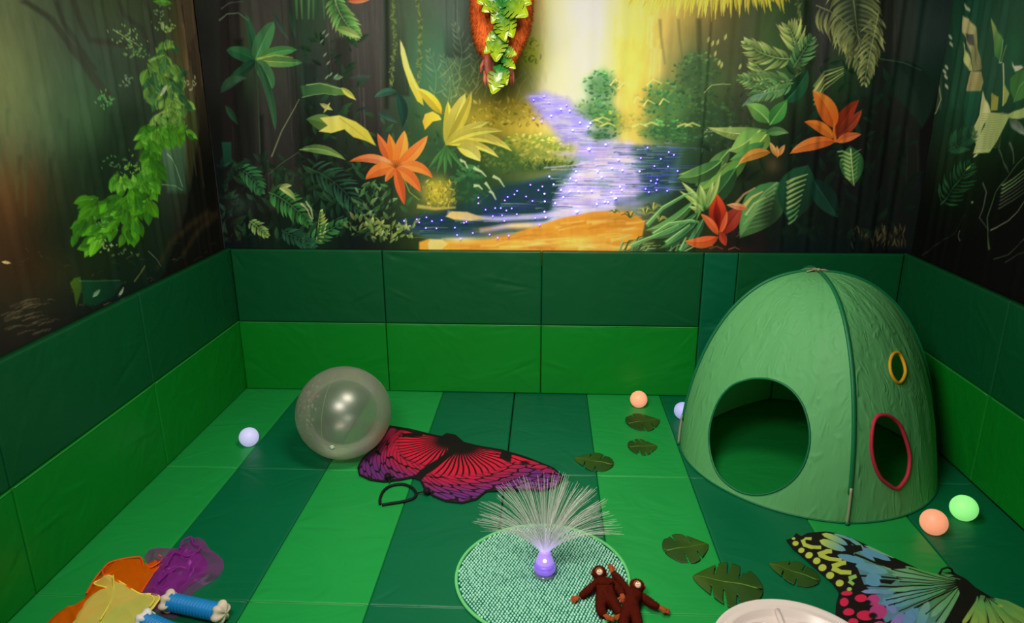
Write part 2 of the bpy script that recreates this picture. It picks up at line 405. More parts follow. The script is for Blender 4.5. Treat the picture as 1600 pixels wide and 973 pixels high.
    # --- far light glow between the trees is lighter print; golden bands
    for (xt, xb, w, c, a) in ((905, 890, 46, (238, 228, 200), .55), (870, 862, 26, (222, 214, 160), .45), (940, 918, 22, (224, 228, 196), .5), (972, 975, 22, (246, 220, 128), .6), (1000, 998, 26, (232, 200, 92), .55), (1040, 1010, 14, (222, 180, 84), .5), (1076, 1050, 12, (176, 150, 84), .4), (962, 948, 8, (200, 204, 150), .35)):
        K.poly([(xt-w, -60), (xt+w, -60), (xb+w*.8, 140), (xb+w*.4, 226), (xb-w*.5, 226), (xb-w*.9, 140)], c, None, 26, a)
    for (x, w) in ((1033, 5), (1062, 4), (1092, 5)):
        K.stroke([(x-2, 30), (x, 60), (x+6, 100)], w, 2, (96, 100, 62), 4, .55)
    for i in range(40):
        x = R.uniform(955, 1035); y = R.uniform(-10, 150); K.stroke([(x, y), (x-3, y+R.uniform(30, 70))], R.uniform(2, 6), 2, R.choice([(250, 224, 120), (222, 186, 70), (248, 232, 160)]), 4, .3)
    # --- right hand bank across the water
    def mass(cx, cy, rx, ry, n, sz, cols, base, a=.8):
        K.blob(cx, cy, rx, ry, base, .85, 1.6)
        for i in range(n):
            t = R.random()*2*PI; r = math.sqrt(R.random())*.95; x = cx+rx*r*math.cos(t); y = cy+ry*r*math.sin(t)
            hl = max(0.0, -(y-cy)/ry); c = np.array(R.choice(cols), float)*(0.86+.5*hl)
            an = -PI/2+R.uniform(-1.9, 1.9); l = sz*R.uniform(.5, 1.2); K.leaf((x, y), (x+l*math.cos(an), y+.7*l*math.sin(an)), l*.5, np.clip(c*.85, 0, 255), np.clip(c*1.1, 0, 255), alpha=a*(.45+.4*hl+.2), n=5, shade=.85, bend=R.uniform(-.3, .3))
    g1 = [(84, 150, 84), (64, 126, 72), (110, 160, 84), (50, 104, 64)]
    gy = [(190, 186, 70), (160, 166, 60), (212, 200, 96), (120, 140, 54)]
    mass(940, 135, 30, 26, 90, 8, g1, (74, 126, 84)); mass(930, 175, 34, 20, 90, 8, g1, (60, 118, 74))
    mass(965, 190, 40, 18, 90, 8, g1+gy[:2], (84, 124, 64)); mass(1040, 160, 46, 34, 130, 9, g1+[(120, 140, 60)], (58, 106, 64))
    mass(1050, 205, 60, 20, 140, 8, g1, (44, 88, 54)); mass(1090, 120, 40, 40, 100, 9, [(70, 110, 64), (100, 130, 70), (52, 88, 56)], (58, 88, 58), .7)
    mass(930, 212, 32, 9, 40, 8, [(60, 110, 70), (44, 90, 60)], (46, 92, 62)); mass(1110, 190, 40, 34, 90, 9, [(50, 86, 52), (70, 104, 60)], (46, 70, 48), .7)
    K.poly([(962, 60), (1010, 60), (1008, 150), (1000, 222), (972, 226), (964, 160)], (226, 190, 84), None, 16, .62)
    for (x, y, l) in ((953, 128, 20), (965, 133, 26), (1010, 128, 24), (1005, 160, 18), (1030, 158, 16), (990, 155, 14)):
        K.stroke([(x, y+6), (x+l*.4, y-4), (x+l, y+2)], 3.2, 1, (224, 214, 130), 1.4, .8)
    for (x, y) in ((930, 190), (950, 195), (1000, 196), (1018, 194), (1070, 196), (1082, 195), (942, 186)):
        K.stroke([(x-12, y+2), (x, y-3), (x+12, y+2)], 4, 2, (196, 200, 110), 1.6, .75)
    for (x, y) in ((1105, 62), (1112, 68), (1120, 66), (1132, 58), (1116, 84), (1126, 102), (1155, 104), (1122, 98)):
        K.leaf((x, y+5), (x+3, y-5), 4, (150, 160, 90), (196, 196, 120), n=5)
    K.stroke([(1100, 145), (1112, 133), (1130, 131), (1142, 132)], 1.6, 1, (170, 176, 120), 1, .8)
    # --- yellow undergrowth on the left bank
    K.blob(770, 185, 60, 26, (196, 172, 52), .85); K.blob(830, 195, 46, 30, (206, 180, 70), .85); K.blob(800, 178, 30, 12, (140, 130, 40), .6)
    K.blob(880, 225, 40, 26, (206, 196, 92), .8)
    K.bush(740, 160, 850, 200, 120, 10, [(220, 190, 60), (190, 160, 40), (150, 140, 44), (236, 208, 90)], .6)
    mass(790, 245, 40, 26, 110, 11, [(84, 120, 50), (60, 96, 44), (120, 140, 56)], (52, 84, 44))
    mass(850, 236, 46, 26, 150, 10, gy, (110, 128, 52)); mass(812, 222, 18, 14, 40, 9, gy, (150, 150, 56)); mass(880, 242, 30, 20, 90, 10, gy, (140, 150, 60))
    K.blob(845, 262, 60, 9, (36, 66, 40), .75)
    K.bush(820, 255, 905, 268, 60, 9, [(110, 130, 50), (60, 90, 44)], .8)
    # --- the river
    K.poly([(826, 150), (852, 146), (885, 156), (905, 178), (922, 192), (908, 206), (925, 222), (880, 226), (860, 196), (836, 172)], (138, 128, 222), None, 17, .9)
    for q_ in range(26): K.blob(846+R.uniform(-14, 14)+q_*2.4, 152+q_*2.6, 12, 4, R.choice([(200, 196, 236), (110, 96, 226), (160, 150, 240), (190, 190, 190)]), .4)
    K.poly([(905, 222), (1068, 232), (1050, 300), (1000, 312), (960, 322), (905, 342), (850, 366), (770, 376), (680, 378), (618, 352), (640, 342), (700, 330), (760, 300), (830, 280), (905, 262)], (56, 88, 84), None, 8, .95)
    K.poly([(620, 344), (690, 330), (740, 306), (790, 288), (870, 278), (878, 300), (868, 325), (850, 345), (800, 356), (700, 364), (640, 360)], (20, 44, 50), None, 9, .85)
    K.poly([(900, 224), (985, 224), (990, 250), (1010, 290), (990, 308), (940, 322), (890, 340), (862, 345), (866, 318), (878, 292), (905, 262)], (184, 164, 230), None, 16, .9)
    K.poly([(1000, 238), (1058, 236), (1050, 262), (1040, 298), (1010, 304), (996, 270)], (34, 56, 66), None, 12, .75)
    for q_ in range(30): K.blob(R.uniform(880, 1000), R.uniform(235, 335), R.uniform(10, 26), R.uniform(3, 7), R.choice([(236, 226, 252), (206, 186, 250), (150, 140, 220), (120, 150, 150)]), .5)
    for i in range(460):
        y = R.uniform(222, 352); x = R.uniform(858, 1046); l = R.uniform(8, 50)
        if y > 298 and x+l > 1030-(y-298)*2.5: continue
        if y < 262 and x < 902: continue
        t = (x-880)/150+R.uniform(-.25, .25); c = R.choice([(222, 208, 252), (240, 230, 255), (196, 176, 244), (120, 110, 200), (110, 150, 120), (206, 190, 236), (200, 196, 176), (84, 110, 130)]) if t < .62 else R.choice([(80, 84, 190), (46, 74, 84), (70, 120, 90), (130, 140, 190), (30, 50, 60), (96, 120, 110)])
        K.stroke([(x, y), (x+l*.3, y+R.uniform(-1, 1)), (x+l, y)], R.uniform(.8, 3), .5, c, 1.2, .55)
    for i in range(110):
        y = R.uniform(150, 224); xc = 848+(y-150)*.8; x = R.uniform(xc-24, xc+18); l = R.uniform(5, 22)
        K.stroke([(x, y), (x+l, y)], R.uniform(.8, 2.4), .6, R.choice([(206, 196, 250), (120, 110, 226), (170, 160, 240), (190, 190, 170)]), 1.2, .55)
    K.blob(905, 168, 30, 14, (170, 170, 120), .25)
    for i in range(190):
        y = R.uniform(286, 374); x = R.uniform(626, 870)
        if y < 352-(x-640)*.24: continue
        l = R.uniform(10, 46); c = R.choice([(30, 74, 66), (60, 110, 84), (14, 34, 44), (40, 50, 110), (120, 140, 116), (24, 60, 54), (90, 120, 100), (60, 60, 140)])
        K.stroke([(x, y), (x+l/2, y-.8), (x+l, y)], R.uniform(.8, 3), .5, c, 1.4, .55)
    K.stroke([(700, 332), (735, 340), (780, 342), (840, 338), (900, 330)], 5, 10, (196, 186, 220), 5, .75)
    K.stroke([(750, 360), (800, 352), (850, 350), (905, 336), (960, 320)], 6, 12, (196, 184, 214), 5, .7)
    K.stroke([(690, 374), (760, 372), (830, 360)], 4, 5, (150, 170, 130), 3, .6)
    K.stroke([(850, 262), (900, 258), (920, 252)], 2, 2, (200, 190, 230), 2, .6)
    K.poly([(696, 338), (706, 330), (730, 331), (758, 341), (735, 345), (710, 343)], (206, 176, 96), (170, 150, 110), 2, 1)
    # --- sand
    sand = [(655, 378), (670, 373), (700, 376), (760, 374), (800, 366), (840, 352), (880, 340), (930, 330), (985, 330), (1008, 346), (1003, 372), (985, 386), (960, 420), (655, 420)]
    K.poly(sand, (206, 146, 50), (196, 132, 44), 3, 1)
    for i in range(90):
        x = R.uniform(680, 980); y = R.uniform(345, 392)
        if y < 392-(x-680)*.2 and x < 860: continue
        l = R.uniform(18, 60); K.stroke([(x, y), (x+l*.5, y-R.uniform(0, 4)), (x+l, y-R.uniform(-2, 8))], R.uniform(2, 6), 1, R.choice([(236, 180, 84), (170, 104, 30), (222, 158, 60), (246, 200, 110), (186, 120, 36)]), 2.5, .5)
    K.poly([(668, 380), (672, 374), (690, 374), (700, 381), (690, 390), (670, 390)], (226, 186, 110), None, 2, .9)
    for q_ in range(22): K.blob(R.uniform(700, 980), R.uniform(352, 388), R.uniform(14, 36), R.uniform(2.5, 5), R.choice([(246, 196, 96), (150, 92, 28), (236, 176, 80), (170, 112, 40), (250, 214, 130)]), .45)
    K.blob(960, 342, 40, 6, (150, 96, 30), .5); K.blob(905, 375, 40, 7, (250, 204, 100), .6); K.blob(840, 380, 20, 5, (248, 206, 120), .5)
    # --- yellow shrub below the lily
    K.blob(684, 300, 26, 24, (178, 160, 50), .9, 1.5); K.bush(664, 285, 712, 325, 130, 7, [(206, 190, 60), (170, 160, 50), (226, 206, 90), (140, 136, 50)], .7)
    K.stroke([(652, 322), (680, 326), (712, 324)], 6, 3, (200, 176, 80), 3, .7)
    mass(735, 290, 28, 34, 80, 12, [(40, 84, 50), (56, 100, 56)], (32, 66, 42))
    for p in ([(740, 262), (752, 268), (760, 276)], [(770, 275), (780, 280), (788, 292)], [(758, 285), (762, 290), (766, 296)], [(765, 298), (770, 302), (775, 312)], [(740, 290), (748, 290), (754, 296)], [(718, 250), (726, 253), (731, 263)]):
        K.stroke(p, 5, 1.5, (186, 200, 150), 1.5, .8)
    # --- grassy tufts on the right of the sand
    for (x, y, n, l) in ((985, 340, 16, 18), (1008, 335, 16, 20), (1030, 345, 16, 16), (960, 332, 10, 10), (1020, 328, 12, 20)):
        for i in range(n):
            a = -PI/2+R.uniform(-1.3, 1.3); K.stroke([(x, y), (x+l*.5*math.cos(a), y+l*.6*math.sin(a)), (x+l*math.cos(a), y+l*.7*math.sin(a)+3)], 2.2, .7, R.choice([(150, 150, 70), (70, 90, 40), (190, 176, 100), (46, 66, 34), (110, 120, 60)]), 1, .85)
    for i in range(34):
        x = R.uniform(955, 1070); y = 396; a = -PI/2+R.uniform(.1, 1.2); l = R.uniform(20, 60)
        K.stroke([(x, y), (x+l*.4*math.cos(a), y+l*.5*math.sin(a)), (x+l*math.cos(a), y+l*.55*math.sin(a))], 3, .8, R.choice([(90, 130, 76), (50, 84, 50), (140, 166, 110), (36, 64, 40)]), 1.2, .8)
    # --- plants of the right bank
    for (a, b, w, bd) in (((1128, 252), (1060, 272), 20, -.18), ((1142, 232), (1098, 302), 26, .12), ((1135, 255), (1088, 345), 26, .2)):
        K.leaf(a, b, w, (60, 104, 56), (130, 164, 84), bend=bd, rib=(140, 170, 100), feather=1.5)
    K.leaf((1132, 251), (1062, 275), 12, (120, 160, 90), (150, 180, 120), bend=-.35, alpha=.7)
    K.stroke([(1119, 275), (1128, 262), (1150, 250)], 6, 3, (150, 180, 90), 2, .8)
    K.stroke([(1088, 290), (1092, 280), (1106, 278), (1120, 272)], 4, 1, (70, 120, 74), 2, .8)
    K.leaf((1225, 285), (1156, 372), 62, (54, 110, 64), (90, 140, 76), bend=.05, feather=2, shade=.7)
    for i in range(9):
        t = i/8; K.stroke([(1215-48*t*.3, 285+8*i), (1195-50*t*.5, 300+7*i), (1180-30*t, 318+6.5*i)], 3.5, 1.2, (150, 174, 110) if i < 6 else (96, 130, 80), 1.8, .6)
    K.stroke([(1150, 318), (1162, 304), (1180, 293)], 5, 2, (170, 140, 96), 1.6, .8); K.stroke([(1163, 322), (1175, 308), (1192, 299)], 6, 2, (206, 180, 100), 1.6, .8); K.stroke([(1165, 336), (1178, 318), (1196, 308)], 4, 2, (170, 190, 110), 1.6, .8)
    # striped leaf
    K.leaf((1262, 258), (1236, 350), 62, (26, 70, 48), (22, 60, 40), bend=.1, feather=2.5, shade=.85)
    for i in range(9):
        y = 276+8*i; K.stroke([(1229+(i > 6)*3, y+10), (1242, y+3), (1262-i*2, y-4)], 5.5-.3*i, 1.6, (158, 176, 104) if i < 6 else (104, 150, 90), 1.6, .85)
    K.leaf((1328, 228), (1333, 290), 38, (40, 92, 52), (60, 110, 60), bend=0, feather=1.5)
    for i in range(7):
        y = 236+6.5*i; w = 20-2.4*i
        K.stroke([(1329, y+6), (1322-w*.3, y), (1328-w, y+1)], 4, 1.5, (158, 182, 110), 1.3, .85); K.stroke([(1331, y+6), (1338, y+1), (1331+w*.7, y-3)], 2.5, 1, (110, 150, 84), 1.3, .7)
    K.stroke([(1329, 232), (1331, 262), (1334, 290)], 2, 1, (200, 206, 140), 1, .9)
    for (x, y, rx, ry, al) in ((1150, 268, 30, 16, .7), (1120, 320, 14, 20, .6), (1290, 330, 40, 50, .6), (1205, 340, 18, 40, .6), (1070, 350, 20, 10, .4), (1385, 250, 30, 90, .55), (1330, 340, 60, 40, .5), (1160, 378, 40, 10, .6)): K.blob(x, y, rx, ry, (12, 20, 16), al, 1.3)
    for (a_, b_, w_, c1, c2, bd) in (((1128, 250), (1058, 278), 26, (44, 84, 48), (96, 140, 72), -.22), ((1168, 240), (1090, 300), 24, (70, 120, 56), (120, 160, 74), -.16), ((1150, 262), (1092, 330), 28, (40, 80, 46), (60, 104, 56), -.1), ((1085, 312), (1008, 360), 15, (60, 116, 60), (110, 150, 84), -.22), ((1092, 330), (1020, 372), 14, (40, 90, 54), (84, 130, 80), -.18), ((1090, 345), (1030, 388), 12, (34, 76, 46), (70, 116, 70), -.15), ((1100, 340), (1066, 392), 12, (50, 96, 58), (90, 136, 90), -.1), ((1225, 160), (1262, 110), 30, (24, 66, 44), (36, 84, 54), .1), ((1270, 280), (1310, 340), 34, (16, 50, 40), (20, 56, 44), 0)):
        K.leaf(a_, b_, w_, c1, c2, bend=bd, feather=1.6, shade=.7, rib=tuple(np.clip(np.array(c2)*1.15, 0, 255)), sharp=.8)
    # banana leaves above
    K.leaf((1208, 205), (1106, 199), 22, (60, 104, 50), (170, 186, 104), bend=-.14, feather=1.4, rib=(196, 206, 140))
    K.leaf((1203, 192), (1166, 162), 26, (70, 130, 60), (130, 176, 90), bend=.12, rib=(150, 190, 110)); K.leaf((1203, 195), (1230, 156), 24, (50, 120, 56), (80, 150, 70), rib=(120, 170, 90))
    K.leaf((1188, 203), (1140, 236), 34, (90, 140, 70), (140, 180, 90), bend=-.12, rib=(170, 196, 110), feather=1.6)
    K.leaf((1200, 206), (1168, 238), 30, (96, 140, 60), (150, 186, 90), bend=-.1, rib=(190, 206, 110)); K.leaf((1196, 209), (1232, 208), 14, (60, 110, 60), (110, 150, 90), bend=-.2)
    K.leaf((1195, 222), (1140, 250), 22, (56, 110, 56), (96, 150, 76), bend=-.1)
    for i in range(26):
        x = R.uniform(1098, 1150); y = R.uniform(198, 214); K.blob(x, y, 1.6, 1.2, (150, 170, 120), .6)
    # palms at the right
    pc, pd = (96, 128, 70), (186, 196, 120)
    K.frond((1238, 130), (1178, 96), 12, 34, 4.6, pc, pd, bend=-.25, ang=.75, sides=(-1,)); K.frond((1238, 92), (1165, 66), 11, 30, 5, pc, pd, bend=-.2, ang=.75)
    K.frond((1245, 85), (1232, 42), 9, 36, 4.6, (110, 140, 74), (206, 206, 130), ang=.7, bend=.1); K.frond((1238, 125), (1158, 122), 13, 28, 4.4, (70, 118, 66), (150, 176, 104), bend=-.1)
    K.frond((1240, 130), (1175, 150), 11, 26, 4.2, (56, 104, 60), (110, 150, 90), bend=.1); K.frond((1240, 105), (1268, 60), 9, 26, 4, (50, 100, 60), (110, 150, 90))
    for i in range(7): K.stroke([(1160+i*4, 166-i*1.5), (1172+i*5, 152-i*1.5), (1188+i*6, 146-i)], 3, 1, (110, 150, 120), 1.3, .6)
    # big drooping frond
    K.frond((1275, 8), (1362, 100), 18, 44, 5, (84, 92, 64), (170, 170, 100), bend=-.25, ang=1.25, sides=(1,), droop=.3, jit=.06)
    K.frond((1330, -50), (1352, 110), 20, 52, 5, (70, 84, 60), (158, 164, 100), bend=.05, ang=1.1, droop=.28, jit=.06)
    K.frond((1372, 20), (1350, 130), 12, 30, 4, (90, 104, 66), (166, 166, 104), ang=.8, sides=(-1, 1))
    for i in range(5): K.stroke([(1272, 136-i*1+i*8), (1288, 112+i*7), (1318, 104+i*3)], 5-.5*i, 1.5, (206, 200, 120) if i % 2 else (110, 140, 74), 1.8, .8)
    # top golden palm
    for i in range(74):
        x = 1004+i*3.1; l = R.uniform(24, 46)*(1.0 if i < 56 else .7); an = PI/2+.75-.012*i+R.uniform(-.1, .1); t = i/74
        c = np.array((252, 222, 96))*(1-t)+np.array((206, 190, 66))*t; f = R.uniform(.82, 1.1)
        K.leaf((x, -22+R.uniform(-8, 6)), (x+l*math.cos(an), -14+l*math.sin(an)+R.uniform(-3, 4)), 4.4, np.clip(c*f*1.0, 0, 255), np.clip(c*f*1.12, 0, 255), bend=.12, n=6, shade=.8)
    # --- orange blossom right
    fl = lambda a, b, w, c1, c2, bd=0.0: K.leaf(a, b, w, c1, c2, bend=bd, feather=1.1, shade=.84, rib=tuple(np.array(c1)*.8), sharp=.8, n=11)
    fl((1304, 216), (1342, 156), 22, (124, 40, 20), (150, 50, 28), -.12); fl((1305, 214), (1346, 172), 18, (110, 36, 20), (170, 70, 40), .1)
    fl((1307, 222), (1345, 210), 14, (226, 110, 50), (206, 100, 60), -.1); fl((1303, 200), (1270, 142), 30, (214, 90, 30), (236, 130, 50), .16)
    fl((1302, 216), (1257, 190), 17, (226, 116, 40), (216, 110, 40), .2); fl((1306, 221), (1234, 240), 20, (206, 92, 34), (230, 130, 60), .16)
    K.stroke([(1304, 190), (1303, 206), (1306, 222)], 3, 5, (226, 110, 40), 1, .9)
    fl((1204, 238), (1154, 256), 16, (170, 110, 40), (214, 150, 70), .22); fl((1214, 244), (1203, 222), 8, (200, 130, 60), (226, 170, 110)); fl((1216, 244), (1226, 226), 8, (190, 120, 60), (214, 150, 96)); fl((1215, 246), (1214, 228), 6, (210, 140, 70), (216, 160, 100))
    K.blob(1208, 258, 14, 14, (80, 66, 46), .7)
    # --- red blossom low right
    fl((1128, 366), (1160, 322), 26, (120, 30, 22), (170, 66, 50), -.05); fl((1124, 358), (1119, 302), 28, (120, 20, 12), (220, 76, 40), 0)
    K.leaf((1122, 352), (1119, 315), 12, (90, 16, 10), (150, 34, 20), feather=2, n=9)
    fl((1122, 367), (1095, 334), 12, (206, 80, 40), (226, 110, 64), .12); fl((1124, 366), (1136, 330), 8, (214, 84, 44), (230, 104, 60), .1)
    fl((1122, 370), (1070, 376), 18, (196, 70, 36), (226, 116, 56), -.22); fl((1126, 362), (1134, 384), 12, (150, 44, 28), (180, 66, 40))
    fl((1168, 326), (1136, 320), 10, (200, 110, 70), (226, 160, 110), .05); K.stroke([(1108, 388), (1120, 385), (1130, 389)], 3, 2, (120, 50, 36), 1.2, .8); K.stroke([(1138, 390), (1148, 386), (1156, 390)], 2, 1, (150, 84, 60), 1.2, .7)
    # spiky light plant
    for (bx, by, tx, ty, w) in ((1100, 325, 1065, 284, 9), (1102, 322, 1093, 288, 9), (1103, 325, 1114, 284, 10), (1098, 328, 1062, 298, 7), (1100, 330, 1082, 316, 7), (1094, 330, 1076, 322, 6), (1105, 326, 1126, 270, 8)):
        K.leaf((bx, by), (tx, ty), w, (96, 140, 70), (196, 206, 120), bend=.05, n=7)
    for (p) in ([(1010, 352), (1035, 325), (1070, 305), (1085, 302)], [(1020, 366), (1045, 350), (1080, 345), (1092, 348)], [(985, 384), (1020, 370), (1060, 352)], [(1040, 380), (1060, 365), (1078, 352)], [(1062, 392), (1068, 380), (1072, 372)]):
        K.stroke(p, 8, 2, (90, 150, 84), 2.5, .8); K.stroke([(x, y-2) for x, y in p], 2, 1, (170, 196, 130), 1.2, .8)
    # --- left side: broad leaf plant
    for (tx, ty, w, c1, c2, bd) in ((384, 22, 14, (40, 88, 60), (60, 104, 76), .05), (354, 78, 22, (34, 84, 52), (52, 112, 70), .1), (352, 136, 16, (28, 64, 46), (36, 80, 56), .05), (428, 34, 26, (70, 128, 80), (80, 140, 90), -.08), (464, 78, 17, (90, 150, 76), (70, 140, 80), -.14), (472, 98, 17, (130, 160, 80), (60, 120, 70), .02), (426, 138, 22, (80, 130, 84), (70, 124, 80), -.1), (430, 204, 12, (44, 84, 58), (56, 96, 66), -.1)):
        K.leaf((400, 94), (tx, ty), w, c1, c2, bend=bd, sharp=.55, feather=1.5, shade=.86, n=11, rib=tuple(np.clip(np.array(c1)*1.25, 0, 255)))
    K.stroke([(402, 92), (430, 86), (458, 90)], 3, 1, (180, 190, 100), 1.5, .8); K.stroke([(400, 96), (403, 150), (406, 240)], 3, 2, (50, 80, 56), 1.5, .8)
    K.stroke([(468, 155), (440, 205), (424, 245)], 1.5, 2.5, (110, 118, 92), 1, .9); K.stroke([(466, 238), (440, 255), (420, 272)], 1.2, 1, (96, 104, 80), 1, .6)
    K.stroke([(342, 32), (355, 22), (372, 20), (388, 32)], 2.5, 1, (130, 160, 124), 1.4, .7); K.stroke([(345, 14), (360, 4), (380, 2)], 2.5, 1, (96, 130, 104), 1.4, .6)
    K.leaf((352, 165), (372, 195), 10, (40, 76, 52), (34, 66, 46), feather=2); K.leaf((345, 145), (385, 122), 16, (44, 84, 62), (70, 110, 78), bend=-.3, alpha=.7, feather=2)
    K.leaf((425, 20), (452, 64), 8, (50, 76, 66), (70, 96, 84), alpha=.7); K.leaf((452, 10), (462, 60), 8, (40, 76, 60), (50, 90, 70), alpha=.7)
    K.leaf((543, 2), (578, 0), 9, (226, 110, 70), (236, 140, 100)); K.poly([(346, 222), (361, 222), (362, 255), (350, 262)], (24, 82, 58), (16, 60, 44), 1.5, .85)
    # leaves and fern at the top
    for i in range(12): K.stroke([(462+i*7, -30), (464+i*7+R.uniform(-3, 3), 30)], R.uniform(3, 7), 1.5, R.choice([(50, 104, 60), (70, 130, 76), (36, 78, 50), (104, 150, 90)]), 2, .7)
    K.frond((522, -6), (560, 56), 13, 26, 5.2, (54, 112, 60), (150, 190, 100), bend=.18, ang=1.0, jit=.05)
    K.leaf((524, 44), (564, 60), 13, (110, 150, 70), (190, 206, 130), bend=-.1)
    K.poly([(470, 134), (490, 130), (512, 130), (530, 137), (543, 142), (556, 157), (542, 148), (526, 149), (508, 146), (490, 148), (474, 152)], (44, 86, 54), (96, 130, 60), 1.5, 1)
    K.stroke([(478, 133), (500, 130), (526, 137), (540, 140)], 1.6, 1, (150, 170, 110), 1, .9); K.stroke([(472, 152), (490, 148), (508, 146), (526, 149)], 1.4, 1, (120, 150, 104), 1, .8)
    K.leaf((533, 137), (556, 156), 9, (170, 180, 70), (206, 204, 100)); K.leaf((520, 122), (536, 120), 8, (70, 110, 80), (110, 140, 100))
    for (x, y) in ((508, 120), (514, 116), (522, 118), (503, 50), (508, 55), (500, 64), (505, 85), (510, 98)): K.leaf((x, y+4), (x+6, y-3), 3, (120, 150, 124), (160, 180, 150), alpha=.7, n=5)
    K.leaf((526, 200), (478, 186), 26, (110, 134, 56), (70, 110, 60), bend=.1, shade=.8); K.poly([(500, 184), (530, 180), (556, 190), (575, 204), (588, 228), (572, 220), (552, 214), (538, 202), (518, 208), (498, 205), (512, 196)], (206, 196, 104), (190, 176, 60), 1.5, 1)
    K.stroke([(530, 184), (552, 200), (584, 226)], 2, 1, (160, 150, 60), 1.5, .7)
    K.leaf((500, 162), (520, 172), 7, (150, 156, 90), (206, 206, 130)); K.leaf((506, 176), (516, 160), 4, (180, 176, 90), (206, 200, 110))
    K.leaf((468, 234), (540, 250), 14, (70, 106, 56), (120, 150, 76), bend=-.22, rib=(150, 170, 100))
    # dim ferns lower left
    K.frond((480, 262), (560, 330), 13, 34, 4, (26, 62, 44), (44, 90, 64), bend=-.2, alpha=.8); K.frond((372, 262), (408, 300), 9, 24, 5, (34, 84, 50), (56, 110, 66), bend=-.2)
    K.frond((420, 300), (482, 350), 13, 26, 5, (36, 92, 46), (70, 130, 64), bend=-.15, ang=1.1); K.leaf((436, 296), (456, 290), 8, (110, 140, 70), (190, 190, 130), bend=-.2); K.leaf((436, 294), (462, 314), 9, (190, 196, 120), (120, 150, 80), bend=-.25)
    K.stroke([(470, 318), (480, 326), (488, 344)], 3, 1, (190, 166, 140), 1.2, .9); K.stroke([(478, 314), (486, 326), (489, 342)], 3, 1, (160, 176, 120), 1.2, .9)
    K.frond((494, 380), (500, 330), 10, 18, 4.4, (96, 134, 60), (176, 190, 100), ang=1.2, sides=(1,), jit=.05); K.frond((470, 385), (540, 345), 10, 20, 5, (34, 84, 48), (64, 120, 66))
    K.frond((390, 345), (418, 368), 8, 14, 4, (66, 110, 56), (156, 176, 96), ang=1.0); K.frond((440, 360), (490, 385), 9, 20, 5, (24, 64, 46), (36, 84, 60)); K.blob(375, 320, 22, 18, (56, 70, 62), .5)
    K.bush(345, 255, 375, 380, 60, 14, [(30, 64, 48), (50, 90, 66), (24, 44, 36)], .5)
    # teal leaves left of centre
    K.leaf((620, 143), (585, 152), 12, (40, 80, 66), (60, 100, 80), bend=.2); K.leaf((620, 145), (628, 200), 16, (28, 66, 56), (24, 54, 44), bend=-.2); K.leaf((590, 176), (622, 192), 8, (36, 70, 60), (60, 90, 76)); K.leaf((580, 120), (545, 122), 8, (60, 84, 74), (50, 74, 66), alpha=.7)
    K.bush(560, 290, 612, 345, 46, 14, [(60, 106, 60), (90, 136, 80), (120, 160, 100)], .6); K.bush(545, 340, 600, 370, 40, 12, [(60, 100, 50), (96, 130, 60), (150, 160, 80)], .65)
    for i in range(60):
        x = R.uniform(575, 650); y = 372-abs(x-612)*.25+R.uniform(-18, 10); a = -PI/2+R.uniform(-1.3, 1.3); l = R.uniform(5, 13)
        K.leaf((x, y), (x+l*math.cos(a), y+l*math.sin(a)), l*.4, (96, 116, 60), R.choice([(206, 206, 140), (150, 164, 84), (110, 140, 76)]), n=5)
    # tall yellow spike and lime plant
    K.poly([(625, 62), (632, 76), (640, 105), (650, 128), (658, 142), (662, 165), (652, 158), (640, 134), (630, 104), (626, 84)], (206, 206, 120), (190, 176, 50), 1.6, 1)
    K.stroke([(627, 66), (634, 100), (652, 140)], 1.6, 1.2, (240, 232, 160), 1, .8)
    K.leaf((690, 178), (651, 138), 17, (196, 170, 40), (236, 206, 76), bend=.12, sharp=.7, rib=(170, 150, 40))
    lim = lambda b, w, bd=0, c1=(176, 168, 60), c2=(238, 218, 100): K.leaf((697, 226), b, w, c1, c2, bend=bd, sharp=.7, rib=(150, 140, 44), feather=1.3)
    K.poly([(686, 180), (676, 174), (664, 178), (660, 190), (664, 203), (676, 190), (690, 187)], (220, 190, 66), (190, 160, 50), 1.4, 1)
    K.stroke([(697, 230), (690, 205), (692, 180)], 4, 3, (60, 96, 44), 1.5, .8)
    lim((700, 158), 14, .04, (170, 160, 50), (226, 206, 70)); lim((727, 146), 24, -.03); lim((737, 143), 16, .1, (160, 150, 50), (206, 186, 70)); lim((764, 190), 15, -.12); lim((800, 236), 16, -.34); lim((782, 228), 12, -.3, (170, 160, 56), (226, 206, 96)); lim((779, 246), 12, -.25); lim((786, 205), 12, -.2)
    K.leaf((714, 230), (750, 252), 22, (190, 180, 70), (226, 210, 110), bend=-.3, rib=(150, 150, 60), sharp=.7)
    for (tx, ty) in ((686, 252), (706, 262), (670, 262), (730, 270), (695, 275), (682, 270)): K.leaf((697, 228), (tx, ty), 6, (54, 100, 50), (70, 120, 60), n=6)
    # --- the orange lily
    C = (618, 262)
    fl(C, (590, 208), 15, (196, 84, 30), (214, 110, 60), -.05); fl(C, (608, 209), 16, (226, 110, 34), (236, 130, 50), 0); fl(C, (632, 204), 22, (236, 122, 44), (250, 158, 70), .06); fl(C, (668, 212), 20, (226, 110, 40), (240, 142, 66), .1)
    fl(C, (546, 252), 14, (236, 150, 100), (196, 90, 40), .26); fl(C, (571, 280), 20, (226, 120, 50), (206, 96, 44), .24); fl(C, (676, 278), 17, (236, 140, 66), (220, 110, 44), -.34); fl(C, (657, 300), 18, (226, 120, 50), (214, 100, 46), -.2)
    fl(C, (632, 320), 15, (206, 96, 40), (190, 80, 40), .0); fl(C, (602, 284), 11, (214, 110, 44), (206, 110, 50), .1)
